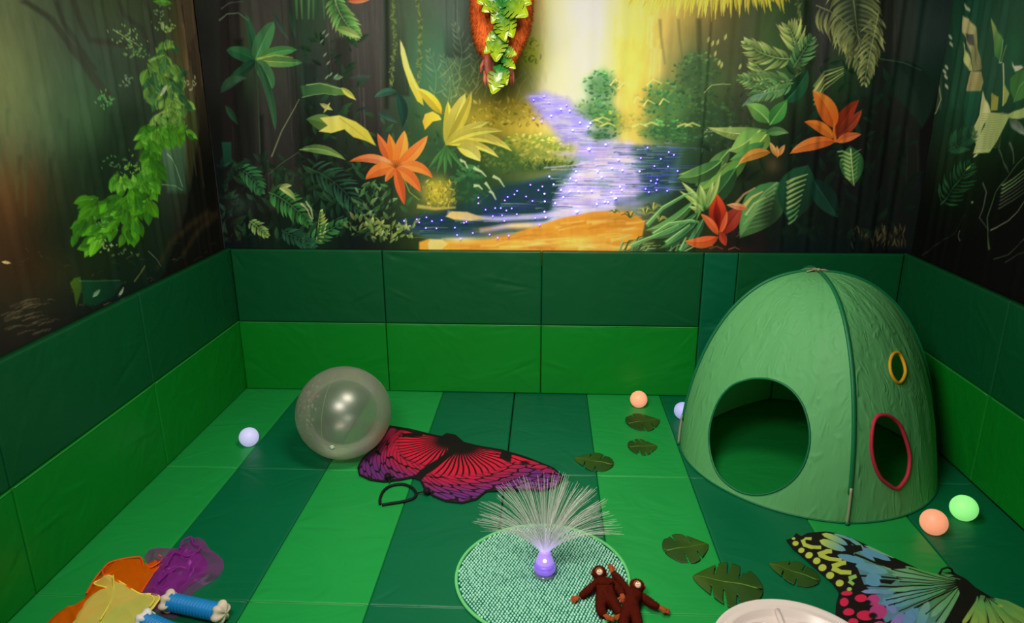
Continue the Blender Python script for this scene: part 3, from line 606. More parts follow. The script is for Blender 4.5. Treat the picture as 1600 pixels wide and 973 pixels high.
    for an in range(8):
        a = -PI/2+(an-3.5)*.3; K.stroke([C, (C[0]+12*math.cos(a), C[1]+12*math.sin(a))], 1.6, 1, (120, 60, 30), 1, .8)
    K.stroke([(612, 285), (612, 330), (610, 370)], 4, 3, (30, 40, 26), 1.5, .8)
    K.stroke([(628, 272), (640, 300), (655, 312)], 1.4, 1, (160, 150, 60), 1, .8)
    # dark corner ferns at right, dim round leaf
    K.leaf((1395, 96), (1440, 200), 60, (22, 46, 38), (30, 56, 44), bend=-.25, feather=4, alpha=.7); K.stroke([(1376, 92), (1412, 98), (1440, 110)], 2, 1, (90, 120, 100), 1.5, .5)
    K.bush(1330, 360, 1415, 392, 70, 12, [(90, 84, 60), (60, 56, 40), (110, 104, 60)], .5, spread=.5, w=.2)
    K.texture(.05, 3)

def paint_left(K):
    R = K.rng
    K.table([-40, 0, 50, 100, 150, 200, 250, 300, 340], [0, 60, 120, 180, 240, 300, 360, 420, 480, 540], [  # room light and shade are mixed into these base tones too
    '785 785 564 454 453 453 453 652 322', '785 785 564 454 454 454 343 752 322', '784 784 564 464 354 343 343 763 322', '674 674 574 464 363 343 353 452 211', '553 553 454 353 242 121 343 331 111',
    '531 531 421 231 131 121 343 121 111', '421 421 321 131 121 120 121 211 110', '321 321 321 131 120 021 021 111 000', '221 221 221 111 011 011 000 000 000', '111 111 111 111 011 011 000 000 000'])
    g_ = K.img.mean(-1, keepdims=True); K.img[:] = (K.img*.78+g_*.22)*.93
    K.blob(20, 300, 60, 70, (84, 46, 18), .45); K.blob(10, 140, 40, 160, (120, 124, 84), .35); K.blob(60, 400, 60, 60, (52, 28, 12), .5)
    dk = (56, 60, 50)
    for p, w0, w1 in (([(35, 0), (60, 15), (82, 30)], 8, 9), ([(82, 30), (110, 70), (150, 125), (172, 152)], 9, 14), ([(88, 0), (100, 35), (125, 75), (150, 110)], 8, 7), ([(112, -10), (125, 30), (140, 62), (200, 70)], 8, 10), ([(185, 0), (195, 25), (222, 45), (236, 78)], 7, 6), ([(220, -10), (235, 20), (240, 80)], 5, 6)):
        K.stroke(p, w0, w1, dk, 5, .85)
    for i in range(40):
        x = R.uniform(0, 230); y = R.uniform(150, 300); K.stroke([(x, y), (x+R.uniform(-2, 4), y+R.uniform(30, 90))], R.uniform(3, 10), 3, R.choice([(40, 70, 44), (24, 44, 30), (70, 90, 56), (50, 60, 40)]), 6, .3)
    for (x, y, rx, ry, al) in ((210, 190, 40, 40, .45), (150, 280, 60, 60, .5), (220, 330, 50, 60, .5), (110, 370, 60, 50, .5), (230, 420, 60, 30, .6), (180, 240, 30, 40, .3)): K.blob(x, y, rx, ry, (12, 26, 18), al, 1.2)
    # brown trunk with roots
    K.poly([(268, -40), (322, -40), (330, 110), (338, 240), (344, 380), (290, 440), (250, 440), (292, 330), (312, 200), (295, 110), (280, 30)], (84, 70, 56), (10, 11, 8), 5, .9, ax=((290, 40), (320, 260)))
    for i in range(46):
        x = R.uniform(282, 326); y = R.uniform(-30, 260); K.stroke([(x, y), (x+4, y+30), (x+8, y+R.uniform(50, 90))], R.uniform(1.5, 5), 1.5, R.choice([(120, 98, 72), (72, 58, 44), (52, 44, 36), (128, 104, 76)]) if y < 120 else R.choice([(70, 50, 34), (30, 36, 22), (50, 60, 34)]), 3, .45)
    for p in ([(330, 330), (300, 350), (265, 380), (245, 420)], [(345, 330), (310, 360), (285, 400)]): K.stroke(p, 12, 5, (46, 36, 20), 5, .6)
    K.stroke([(322, -40), (331, 120), (340, 300), (352, 400)], 7, 7, (22, 18, 20), 3, .8)
    K.poly([(250, 225), (290, 215), (292, 300), (262, 300)], (84, 120, 90), (40, 70, 52), 7, .8); K.stroke([(262, 240), (276, 262), (286, 292)], 1.4, 1, (140, 160, 130), 1, .8); K.stroke([(252, 288), (272, 290), (286, 297)], 1.6, 1, (110, 150, 110), 1, .7)
    # hanging vine leaves: mass upon mass of bright leaves
    def patch(x0, y0, x1, y1, n, sz, cs, up=PI/2, sp=1.0):
        for i in range(n):
            t = R.random(); x = x0+(x1-x0)*t+R.uniform(-9, 9); y = y0+(y1-y0)*t+R.uniform(-9, 9); a = up+R.uniform(-sp, sp); l = sz*R.uniform(.8, 1.7); c = np.array(R.choice(cs), float)*R.uniform(.85, 1.1)
            K.leaf((x, y), (x+l*math.cos(a), y+l*math.sin(a)), l*.5, c*.86, np.clip(c*1.1, 0, 255), bend=R.uniform(-.15, .15), feather=1.8, n=7, shade=.9, rib=tuple(np.clip(c*1.2, 0, 255)))
    ga = [(92, 134, 60), (112, 150, 66), (66, 112, 64), (52, 96, 58)]; gb = [(64, 126, 30), (74, 136, 34), (50, 108, 28), (86, 144, 44)]; gc = [(48, 104, 20), (60, 120, 20), (40, 92, 20)]
    patch(262, 62, 240, 100, 30, 15, ga); patch(248, 90, 288, 120, 36, 15, ga); patch(238, 105, 235, 150, 26, 17, ga[2:]+ga[:1]); patch(262, 120, 285, 168, 34, 16, ga); patch(245, 140, 275, 165, 20, 15, ga)
    patch(235, 190, 285, 180, 24, 13, [(84, 130, 54), (110, 150, 70)]); patch(228, 205, 288, 200, 46, 16, gb); patch(228, 215, 240, 232, 22, 15, gb)
    patch(232, 235, 242, 290, 34, 17, gb[:3]+gc); patch(180, 278, 222, 275, 30, 15, gb+[(110, 170, 60)]); patch(200, 300, 240, 290, 30, 16, gc+gb[:1]); patch(150, 318, 235, 312, 60, 20, gc, up=PI/2+.5)
    patch(150, 325, 125, 362, 22, 18, gc, up=PI/2+.6, sp=.5); patch(190, 335, 148, 372, 34, 20, gc+[(84, 150, 30)], up=PI/2+.7, sp=.45); patch(205, 335, 203, 362, 22, 17, gc, up=PI/2, sp=.4)
    K.leaf((250, 150), (262, 133), 6, (206, 220, 150), (236, 240, 190)); K.stroke([(240, 183), (252, 176), (268, 170)], 2.5, 1, (150, 176, 80), 1.2, .8); K.stroke([(232, 96), (244, 90), (258, 86)], 5, 2, (130, 170, 90), 1.5, .8)
    for (x, y, n, r, c) in ((200, 62, 30, 24, (130, 160, 96)), (215, 78, 24, 14, (96, 140, 80)), (170, 155, 26, 16, (80, 140, 76)), (200, 130, 12, 12, (110, 140, 110)), (258, 42, 16, 12, (130, 170, 90)), (250, 16, 10, 10, (120, 150, 110)), (185, 255, 24, 22, (56, 100, 50)), (165, 345, 20, 16, (70, 120, 50)), (165, 385, 14, 12, (110, 140, 80)), (195, 395, 10, 14, (60, 90, 50)), (298, 130, 14, 10, (150, 160, 120)), (210, 265, 20, 14, (90, 140, 60))):
        for i in range(n):
            px_, py_ = x+R.gauss(0, r*.6), y+R.gauss(0, r*.45); a = R.uniform(0, 2*PI); l = R.uniform(3, 7); K.leaf((px_, py_), (px_+l*math.cos(a), py_+l*math.sin(a)), 2.4, c, np.clip(np.array(c)*1.2, 0, 255), n=5, alpha=.8)
    K.stroke([(177, 46), (195, 58), (218, 72)], 1.6, 1, (150, 170, 110), 1, .8); K.leaf((268, 5), (240, 2), 10, (90, 150, 60), (110, 170, 70)); K.leaf((256, 48), (254, 34), 6, (150, 180, 110), (176, 200, 130)); K.leaf((262, 50), (268, 42), 6, (130, 160, 90), (160, 186, 110))
    # ground litter and low plants
    for i in range(150):
        x = R.uniform(-60, 330); y = R.uniform(380, 560)
        if y > 590-x*.55: continue
        l = R.uniform(5, 18); a = R.uniform(-.6, .6); K.stroke([(x, y), (x+l*.5*math.cos(a), y+l*.5*math.sin(a)-2), (x+l*math.cos(a), y+l*math.sin(a))], R.uniform(.8, 2.2), .6, R.choice([(66, 52, 34), (44, 40, 26), (24, 44, 26), (80, 70, 50), (20, 30, 20)]), 1, .7)
    for i in range(26):
        x = R.uniform(0, 60); y = 470+R.uniform(0, 56); K.stroke([(x, y), (x+12, y-5), (x+26, y-7)], 1.6, .8, (84, 74, 56), 1, .7)
    K.leaf((3, 409), (18, 411), 4, (226, 190, 120), (190, 150, 90), n=6); K.poly([(110, 442), (118, 434), (126, 432), (128, 450), (124, 466), (120, 480), (116, 456)], (60, 90, 20), (40, 66, 20), 2, .9); K.stroke([(124, 439), (150, 439), (188, 438)], 1.4, 1, (70, 120, 80), 1, .8)
    K.poly([(128, 440), (190, 438), (180, 462), (150, 478), (130, 475)], (8, 60, 34), (6, 40, 26), 4, .8); K.leaf((146, 464), (158, 452), 6, (110, 140, 110), (90, 120, 90)); K.leaf((186, 462), (194, 448), 4, (130, 150, 130), (110, 130, 110)); K.stroke([(210, 440), (222, 425), (226, 415)], 2, 1, (100, 96, 40), 1, .8); K.stroke([(232, 392), (245, 405), (252, 416)], 1.4, .8, (110, 106, 80), 1, .7)
    K.texture(.06, 9)

def paint_right(K):
    R = K.rng
    K.table([1400, 1440, 1480, 1520, 1560, 1600, 1660], [0, 60, 120, 180, 240, 300, 360, 420, 480], [  # these base tones also contain the shade of this wall
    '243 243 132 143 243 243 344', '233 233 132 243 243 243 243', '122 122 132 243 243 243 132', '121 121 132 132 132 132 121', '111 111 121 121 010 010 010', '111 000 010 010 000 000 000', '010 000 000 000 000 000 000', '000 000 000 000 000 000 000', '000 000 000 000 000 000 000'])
    for (x, w, c, a) in ((1432, 12, (60, 64, 58), .6), (1456, 8, (28, 24, 26), .7), (1468, 9, (66, 70, 62), .6), (1418, 8, (30, 26, 26), .6), (1494, 12, (30, 66, 48), .6), (1480, 5, (36, 50, 44), .6)):
        K.stroke([(x, -60), (x, 60), (x-2, 170)], w, w, c, 3, a)
    K.poly([(1433, 48), (1449, 48), (1448, 62), (1432, 64)], (84, 110, 84), None, 1.2, .9); K.poly([(1431, 66), (1448, 66), (1448, 71), (1430, 71)], (156, 160, 140), None, 1, .9); K.poly([(1430, 72), (1448, 72), (1449, 84), (1428, 80)], (96, 104, 96), None, 1.2, .9)
    for (x, y) in ((1484, 58), (1485, 69), (1508, 9), (1511, 14), (1478, 105), (1475, 112), (1478, 135), (1454, 110), (1477, 120)): K.leaf((x-2, y-4), (x+3, y+4), 3.5, (150, 160, 130), (190, 196, 170), n=5)
    # round dim leaf near the corner
    K.leaf((1410, 95), (1440, 198), 74, (24, 50, 40), (40, 56, 40), bend=-.12, feather=3, alpha=.8, shade=.9)
    K.stroke([(1423, 98), (1450, 110), (1466, 132), (1470, 155), (1462, 176), (1440, 194)], 2, 1.5, (150, 160, 110), 1.4, .75)
    for i in range(7): K.stroke([(1400+4*i, 118+9*i), (1430, 122+8*i), (1462-i*3, 140+6*i)], 1.5, .8, (60, 100, 84), 1.4, .5)
    K.stroke([(1370, 178), (1395, 195), (1425, 214)], 2, 1, (60, 90, 74), 1.2, .6)
    # pale broken banana leaves
    tan = (176, 164, 116); ol = (140, 148, 96)
    K.poly([(1504, 24), (1516, 32), (1524, 44), (1527, 70), (1533, 108), (1520, 112), (1512, 70), (1504, 50)], tan, (110, 110, 76), 1.2, .95); K.poly([(1507, 52), (1519, 54), (1520, 72), (1514, 70)], (56, 56, 62), (70, 72, 66), 1.2, .95)
    K.poly([(1504, 66), (1512, 84), (1520, 112), (1512, 110), (1505, 92)], (160, 166, 104), None, 1.2, .95)
    for i in range(6): K.stroke([(1520+i*.6, 62+i*5), (1526, 80+i*6), (1531, 100+i*3)], 1, .7, (90, 84, 60), .9, .8)
    K.poly([(1515, 112), (1532, 112), (1536, 128), (1532, 142), (1510, 144), (1508, 140)], (156, 140, 100), (130, 130, 80), 1.3, .95)
    K.poly([(1510, 142), (1532, 142), (1526, 180), (1516, 210), (1506, 188), (1504, 160)], (30, 78, 56), (20, 56, 44), 1.6, .9)
    K.poly([(1535, 142), (1543, 160), (1547, 175), (1536, 196), (1528, 226), (1516, 216), (1520, 200), (1530, 180)], (178, 180, 124), (150, 156, 104), 1.2, .95)
    K.poly([(1542, 175), (1575, 178), (1600, 168), (1620, 160), (1622, 180), (1590, 186), (1576, 184), (1558, 220), (1546, 238), (1520, 240), (1526, 224), (1538, 196)], (150, 158, 106), (126, 140, 84), 1.2, .95)
    for i in range(16): K.stroke([(1526+i*.7, 232-i*3.6), (1545+i, 231-i*3.6), (1562+i*.5, 229-i*3.6)], 1.1, .8, (96, 108, 60), .9, .7)
    for i in range(9): K.stroke([(1512, 116+i*3.3), (1524, 115+i*3.3), (1534, 117+i*3.3)], .9, .7, (110, 96, 66), .9, .6)
    K.poly([(1547, 28), (1556, 42), (1565, 58), (1567, 76), (1563, 98), (1556, 88), (1552, 60)], (150, 156, 96), (50, 96, 50), 1.2, .95); K.stroke([(1566, 62), (1564, 80), (1560, 98)], 1.4, 1, (130, 160, 120), .9, .8); K.stroke([(1572, 70), (1568, 82), (1564, 97)], 1.4, 1, (110, 140, 104), .9, .8)
    K.stroke([(1560, 97), (1567, 99), (1568, 130), (1567, 165)], 1.6, 1.4, (190, 190, 150), .9, .95); K.poly([(1548, 145), (1560, 152), (1558, 172), (1547, 173)], (130, 126, 60), None, 1.3, .9); K.poly([(1568, 130), (1577, 146), (1572, 160), (1567, 165)], (130, 136, 70), None, 1.3, .9)
    K.poly([(1580, 96), (1584, 103), (1596, 102), (1600, 106), (1586, 112), (1582, 104)], (196, 196, 160), None, 1, .95); K.poly([(1578, 122), (1592, 110), (1606, 108), (1606, 150), (1586, 160), (1578, 140)], (50, 96, 46), (60, 100, 50), 1.5, .85)
    K.stroke([(1608, 118), (1594, 135), (1584, 160)], 1.3, 1, (90, 130, 80), .9, .8); K.leaf((1577, 185), (1604, 212), 14, (56, 70, 60), (110, 120, 104)); K.blob(1585, 70, 14, 30, (30, 80, 50), .5)
    # dark fern and wiry grasses
    K.frond((1470, 320), (1516, 256), 12, 30, 3.2, (18, 56, 36), (36, 96, 56), ang=1.0, alpha=.7); K.frond((1480, 236), (1520, 206), 9, 26, 6, (22, 60, 40), (40, 84, 54), alpha=.7)
    K.leaf((1508, 266), (1518, 258), 3, (120, 150, 50), (90, 140, 50)); K.leaf((1521, 246), (1528, 240), 3, (150, 156, 120), (170, 176, 130)); K.blob(1518, 316, 1.8, 1.8, (150, 160, 140), .9)
    for p, c in (([(1546, 390), (1542, 340), (1556, 300), (1590, 255), (1620, 225)], (56, 76, 50)), ([(1548, 360), (1575, 345), (1590, 330), (1602, 312)], (90, 96, 80)), ([(1535, 285), (1541, 300), (1536, 325), (1530, 340), (1545, 360)], (70, 76, 70)), ([(1560, 232), (1572, 260), (1575, 270)], (66, 76, 66)), ([(1578, 222), (1583, 240), (1584, 256)], (80, 90, 76)), ([(1552, 405), (1575, 398), (1600, 375), (1625, 350)], (40, 46, 40)), ([(1500, 360), (1497, 368), (1500, 376)], (80, 80, 60)), ([(1570, 410), (1590, 398), (1612, 390)], (36, 42, 36)), ([(1440, 400), (1465, 380), (1490, 365), (1508, 335)], (22, 28, 22)), ([(1372, 322), (1390, 330), (1400, 316), (1432, 316)], (30, 34, 28))):
        K.stroke(p, 1.8, .9, c, 1, .85)
    for i in range(7): K.stroke([(1566-i, 290+i*6), (1582, 280+i*5.5), (1604, 262+i*6)], 2.2, .8, (104, 130, 90) if i < 3 else (60, 70, 56), 1, .75)
    K.texture(.06, 12)
paint_back(back); paint_left(left); paint_right(right)
# print brightened to offset the weak light on each curtain (one constant per cloth)
def GB(X, Z): return np.full(X.shape, 1.62)
def GL(X, Z): return np.full(X.shape, 2.15)
def GR(X, Z): return np.full(X.shape, 2.6)
# ------------------------------------------------------------------ curtains as pleated cloth
GAIN = 1.0
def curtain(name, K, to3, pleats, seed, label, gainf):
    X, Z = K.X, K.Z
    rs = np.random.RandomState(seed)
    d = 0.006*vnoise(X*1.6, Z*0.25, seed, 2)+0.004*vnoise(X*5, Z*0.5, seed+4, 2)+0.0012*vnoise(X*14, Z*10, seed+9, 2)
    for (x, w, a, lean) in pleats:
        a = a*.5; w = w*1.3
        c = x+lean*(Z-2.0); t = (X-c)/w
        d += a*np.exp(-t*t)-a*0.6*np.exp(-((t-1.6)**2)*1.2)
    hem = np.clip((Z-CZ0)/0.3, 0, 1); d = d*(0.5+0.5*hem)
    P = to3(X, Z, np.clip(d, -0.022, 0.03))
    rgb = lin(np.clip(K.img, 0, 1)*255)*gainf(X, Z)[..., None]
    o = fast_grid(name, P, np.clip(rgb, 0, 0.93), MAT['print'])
    tag(o, label, 'curtain'); return o
MAT = {'print': mat_print('printed_jungle_cloth', rough=0.8, spec=0.12)}
def pl_px(us, conv, v=200):
    out = []
    for (u, w, a, l) in us:
        q = conv(np.array([float(u)]), np.array([float(v)])); out.append((q[0, 0], w, a, l))
    return out
bp = pl_px([(375, .02, .012, .01), (412, .018, .014, .01), (472, .016, .016, .01), (524, .02, .012, 0), (592, .018, .014, 0), (650, .03, .006, 0), (705, .02, .007, 0), (770, .03, .006, 0), (838, .03, .007, 0), (915, .03, .008, 0), (965, .025, .007, .01), (1035, .02, .007, 0), (1096, .012, .014, 0), (1128, .02, .008, 0), (1165, .018, .008, 0), (1236, .016, .012, -.01), (1276, .018, .014, -.02), (1318, .016, .012, -.03), (1352, .016, .014, -.02), (1382, .018, .016, -.01), (1408, .02, .016, 0)], back.conv)
lp = [(x, .02, a, l) for x, a, l in ((.12, .014, 0), (.3, .010, .02), (.52, .014, .03), (.78, .01, .0), (1.02, .012, .02), (1.3, .012, .01), (1.62, .008, 0), (2.0, .01, .02), (2.4, .01, 0), (2.9, .01, 0), (3.3, .01, 0))]
rp = [(x, .02, a, l) for x, a, l in ((.1, .016, 0), (.2, .016, -.02), (.32, .012, 0), (.5, .012, .01), (.8, .01, 0), (1.1, .012, 0), (1.5, .01, 0), (2.1, .01, 0), (2.8, .01, 0))]
curtain('jungle_curtain', back, lambda X, Z, d: np.stack([X, CY-d, Z], -1), bp, 21, 'jungle print curtain with the sunlit river and orange lilies, above the green wall pads', lambda X, Z: GB(X, Z))
def curtain_side(K, sign, x0, pleats, seed, label, gainf):
    o = curtain('jungle_curtain', K, lambda X, Z, d: np.stack([x0+sign*d, -X, Z], -1), pleats, seed, label, gainf); return o
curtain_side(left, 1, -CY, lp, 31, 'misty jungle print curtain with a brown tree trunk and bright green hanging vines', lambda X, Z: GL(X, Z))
curtain_side(right, -1, ROOM_W+CY, rp, 41, 'darkest jungle print curtain with pale torn banana leaves and wiry grass', lambda X, Z: GR(X, Z))

# ------------------------------------------------------------------ room shell
def slab(name, a, b, mat):
    (x0, y0, z0), (x1, y1, z1) = a, b
    v = [(x0, y0, z0), (x1, y0, z0), (x1, y1, z0), (x0, y1, z0), (x0, y0, z1), (x1, y0, z1), (x1, y1, z1), (x0, y1, z1)]
    f = [(0, 3, 2, 1), (4, 5, 6, 7), (0, 1, 5, 4), (1, 2, 6, 5), (2, 3, 7, 6), (3, 0, 4, 7)]
    o = mesh_obj(name, v, f, mat, smooth=False); o['kind'] = 'structure'; return o
CEIL = 3.5; FRONT = -6.6; WB = 0.13
m_wall = mat_simple('painted_plaster', (120, 116, 104), 0.9, 0.2, 0.05, 3, 0.1, 90)
m_ceil = mat_simple('ceiling_paint', (190, 186, 176), 0.9, 0.2, 0.03, 3)
m_floor = mat_simple('dark_carpet', (46, 60, 50), 0.95, 0.1, 0.2, 60, 0.4, 300)
slab('floor', (-WB-.1, FRONT-.1, -0.14), (ROOM_W+WB+.1, WB+.1, -0.045), m_floor)
slab('ceiling', (-WB-.1, FRONT-.1, CEIL), (ROOM_W+WB+.1, WB+.1, CEIL+.1), m_ceil)
slab('wall_back', (-WB-.1, WB, -0.045), (ROOM_W+WB+.1, WB+.1, CEIL), m_wall)
slab('wall_left', (-WB-.1, FRONT, -0.045), (-WB, WB, CEIL), m_wall)
slab('wall_right', (ROOM_W+WB, FRONT, -0.045), (ROOM_W+WB+.1, WB, CEIL), m_wall)
slab('wall_front', (-WB-.1, FRONT-.1, -0.045), (ROOM_W+WB+.1, FRONT, CEIL), m_wall)

# ------------------------------------------------------------------ padded vinyl panels
VL = dict(fl=(0.009, 0.285, 0.052), fd=(0.0, 0.122, 0.046), wl=(0.001, 0.205, 0.014), wd=(0.001, 0.082, 0.023), pil=(0.0, 0.105, 0.045))
VM = {k: mat_vinyl('vinyl_'+n, VL[k]) for k, n in (('fl', 'bright_green_floor'), ('fd', 'deep_green_floor'), ('wl', 'bright_green_wall'), ('wd', 'dark_green_wall'), ('pil', 'teal_green'))}
def cushion(name, o, ux, uy, w, h, t, mat, parent, seed, r=0.010, puff=0.004, crease=0.0, folds=()):
    """closed padded slab: o = lower corner of its face, ux/uy unit edges, thickness t goes behind the face"""
    o, ux, uy = np.array(o, float), np.array(ux, float), np.array(uy, float); nn = np.cross(ux, uy)
    def ticks(L, n):
        e = [0, r*.12, r*.35, r*.65, r]; return np.array(e+list(np.linspace(r, L-r, n+1)[1:-1])+[L-x for x in e[::-1]])
    a, b = ticks(w, int(w/.0105)), ticks(h, int(h/.0105)); A, B = np.meshgrid(a, b)
    e = np.minimum(np.minimum(A, w-A), np.minimum(B, h-B)); q = np.clip(1-e/r, 0, 1)
    d = -r*(1-np.sqrt(np.clip(1-q*q, 0, 1)))
    d += puff*np.sin(PI*A/w)**.5*np.sin(PI*B/h)**.5*(0.6+0.4*vnoise(A*3+seed, B*3, seed, 2))
    ed = np.clip(e/0.05, 0, 1)
    d += crease*ed*vnoise((A+B*.6)*9+seed*3, (B-A*.4)*2.2, seed+1, 2)
    for (fx, fy, tx, ty, wd, am) in folds:
        vx, vy = tx-fx, ty-fy; L = math.hypot(vx, vy); s = ((A-fx)*vx+(B-fy)*vy)/L; u = ((A-fx)*-vy+(B-fy)*vx)/L
        d += am*np.exp(-(u/wd)**2)*np.clip(s/L*4, 0, 1)*np.clip((1-s/L)*2.5, 0, 1)*ed
    P = o+A[..., None]*ux+B[..., None]*uy+d[..., None]*nn
    H, W = A.shape; v = P.reshape(-1, 3).tolist(); f = []
    idx = np.arange(H*W).reshape(H, W)
    f += np.stack([idx[:-1, :-1], idx[:-1, 1:], idx[1:, 1:], idx[1:, :-1]], -1).reshape(-1, 4).tolist()
    ring = list(idx[0, :])+list(idx[1:, -1])+list(idx[-1, -2::-1])+list(idx[-2:0:-1, 0])
    n0 = len(v); m = len(ring)
    for i in ring:
        p = np.array(v[i]); dd = (p-o)@nn; v.append((p-(dd+t)*nn).tolist())
    for i in range(m): f.append((ring[i], n0+i, n0+(i+1) % m, ring[(i+1) % m]))
    f.append(tuple(n0+i for i in range(m-1, -1, -1)))
    me_o = mesh_obj(name, v, f, mat, parent)
    return me_o
R_ = random.Random(7)
Y = [0.0, -1.229, -2.4376, -3.65]; S0, SS = -0.1145, 0.5675; H1, H2 = 0.5691, 1.1413
g = 0.0022
def rfold(w, h, n, rnd):
    out = []
    for i in range(n):
        x, y = rnd.choice([(0, 0), (w, 0), (0, h), (w, h), (0, h*.5), (w, h*.5)]); a = math.atan2(h/2-y, w/2-x)+rnd.uniform(-.7, .7); L = rnd.uniform(.15, .5)
        out.append((x, y, x+L*math.cos(a), y+L*math.sin(a), rnd.uniform(.009, .022), rnd.uniform(.0015, .004)*rnd.choice([1, -1])))
    return out
m_pipe = mat_vinyl('vinyl_piping', (0.03, 0.30, 0.06)); m_pipe2 = mat_vinyl('vinyl_piping_deep', (0.01, 0.16, 0.06))
def floor_mat(c0, cols, row, label, x_end=None):
    """a folding mat of hinged stripes; its edge tucks under the wall pads"""
    y1, y0 = (Y[row]-g if row else .040), Y[row+1]+g; x0 = max(S0+SS*c0, 0.0 if False else S0)
    t = empty('folding_floor_mat', (x0, y0, -0.042)); tag(t, label, 'floor mat', 'striped folding mats laid over the floor')
    for k, c in enumerate(cols):
        xa, xb = S0+SS*(c0+k)+(g*1.5 if k == 0 else .0006), S0+SS*(c0+k+1)-(g*1.5 if k == len(cols)-1 else .0006)
        if x_end: xb = min(xb, x_end)
        if c0 == 0 and k == 0: xa = -0.040
        m = VM['fl' if c == 'L' else 'fd']
        p = cushion('panel', (xa-x0, 0, 0.042), (1, 0, 0), (0, 1, 0), xb-xa, y1-y0, 0.042, m, t, c0*10+row*3+k, r=0.009, puff=0.002, crease=0.0006, folds=rfold(xb-xa, y1-y0, 5, R_))
        p['label'] = ('bright' if c == 'L' else 'deep')+' green vinyl panel'
        q = MB(); q.tube([(xa-x0+.004+(xb-xa-.008)*u, y1-y0-.004, .0402+.0012*math.sin(9*u+k)) for u in np.linspace(0, 1, 16)], .0036, 6); q.build('edge_welt', m_pipe if c == 'L' else m_pipe2, t)
    return t
floor_mat(0, 'LDLD', 0, 'green striped folding mat under the big clear ball, meeting the pads of the river wall')
floor_mat(4, 'DLDL', 0, 'green striped folding mat beneath the green pop-up tent, touching the pads of the river wall')
floor_mat(8, 'D', 0, 'narrow dark green floor mat strip in the shadow between tent and wall pads', ROOM_W+.040)
floor_mat(0, 'LDLD', 1, 'green striped folding mat under the black antenna headband and half of the round mint rug')
floor_mat(4, 'DLDL', 1, 'green striped folding mat with the three largest dark leaves lying on it')
floor_mat(8, 'D', 1, 'narrow dark green floor mat strip with the glowing green ball on it', ROOM_W+.040)
floor_mat(0, 'LDLD', 2, 'green striped folding mat under the scarves and blue ribbed rollers')
floor_mat(4, 'DLDL', 2, 'green striped folding mat under the round white tray')

NRM = {'back': (0, -1, 0), 'left': (1, 0, 0), 'right': (-1, 0, 0)}
def wall_pad(side, a, b, label, split=True, mats=('wl', 'wd'), seed=1, nf=4):
    """two hinged pads standing against a wall between positions a and b along it"""
    w = b-a-.004; T = 0.05
    if side == 'back': org, ux = (a+.002, 0, 0), (1, 0, 0)
    elif side == 'left': org, ux = (0, -b+.002, 0), (0, 1, 0); w += .048 if a == 0 else 0
    else: org, ux = (ROOM_W, -a-.002+(.048 if a == 0 else 0), 0), (0, -1, 0); w += .048 if a == 0 else 0
    t = empty('folding_wall_pad', org); tag(t, label, 'wall pad', 'green vinyl pads standing along the walls')
    rnd = random.Random(seed)
    if split:
        p = cushion('lower_panel', (0, 0, 0.003), ux, (0, 0, 1), w, H1-.006, T, VM[mats[0]], t, seed, puff=.004, crease=.0008, folds=rfold(w, H1, nf, rnd)); p['label'] = 'bright green lower panel'
        p = cushion('upper_panel', tuple(-.007*c for c in NRM[side])[:2]+(H1,), ux, (0, 0, 1), w, H2-H1, T, VM[mats[1]], t, seed+5, puff=.004, crease=.0008, folds=rfold(w, H2-H1, nf, rnd)); p['label'] = 'dark green upper panel'
        q = MB(); n_ = NRM[side]; q.tube([(ux[0]*x+n_[0]*.0015, ux[1]*x+n_[1]*.0015, H1-.004) for x in np.linspace(.006, w-.006, 30)], .0032, 6); q.build('hinge_highlight_welt', m_pipe, t)  # lighter tube along the hinge imitates light on the lower panel's top edge
    else:
        cushion('panel', (0, 0, 0.003), ux, (0, 0, 1), w, H2-.003, T, VM['pil'], t, seed, puff=.006, crease=.002, folds=rfold(w, H2, nf+3, rnd)+[(0, H2*.95, w, H2*.86, .02, .004), (0, H2*.8, w*.9, H2*.7, .02, .003)])
    return t
XA, XB, XC, XP = 1.1601, 2.3601, 3.551, 3.7996
wall_pad('back', 0.0, XA, 'two-tone green wall pad in the corner beneath the dark tree trunks, beside the clear ball', seed=3)
wall_pad('back', XA, XB, 'two-tone green wall pad with slanting creases, beneath the orange lily and dark water', seed=4, nf=9)
wall_pad('back', XB, XC, 'two-tone green wall pad behind the peach ball and beneath the sandy river bank', seed=5)
wall_pad('back', XC, XP, 'narrow one-colour teal wall pad just beside the tent', split=False, seed=6)
wall_pad('back', XP, ROOM_W, 'wall pad mostly hidden behind the tent, dark green top showing', seed=7)
wall_pad('left', 0.0, 1.229, 'deeply shaded wall pad in the corner beside the pale lavender ball under the vine curtain', seed=8)
wall_pad('left', 1.229, 2.4376, 'wall pad under the bright vine leaves, with a vertical seam at each end', seed=9)
wall_pad('left', 2.4376, 3.65, 'wall pad cut by the picture edge under the misty brown curtain end', seed=10)
wall_pad('right', 0.0, 1.2026, 'nearly black wall pad behind the tent beneath the dark banana leaf curtain', seed=11)
wall_pad('right', 1.2026, 2.41, 'wall pad cut by the picture edge above the glowing green ball', seed=12)
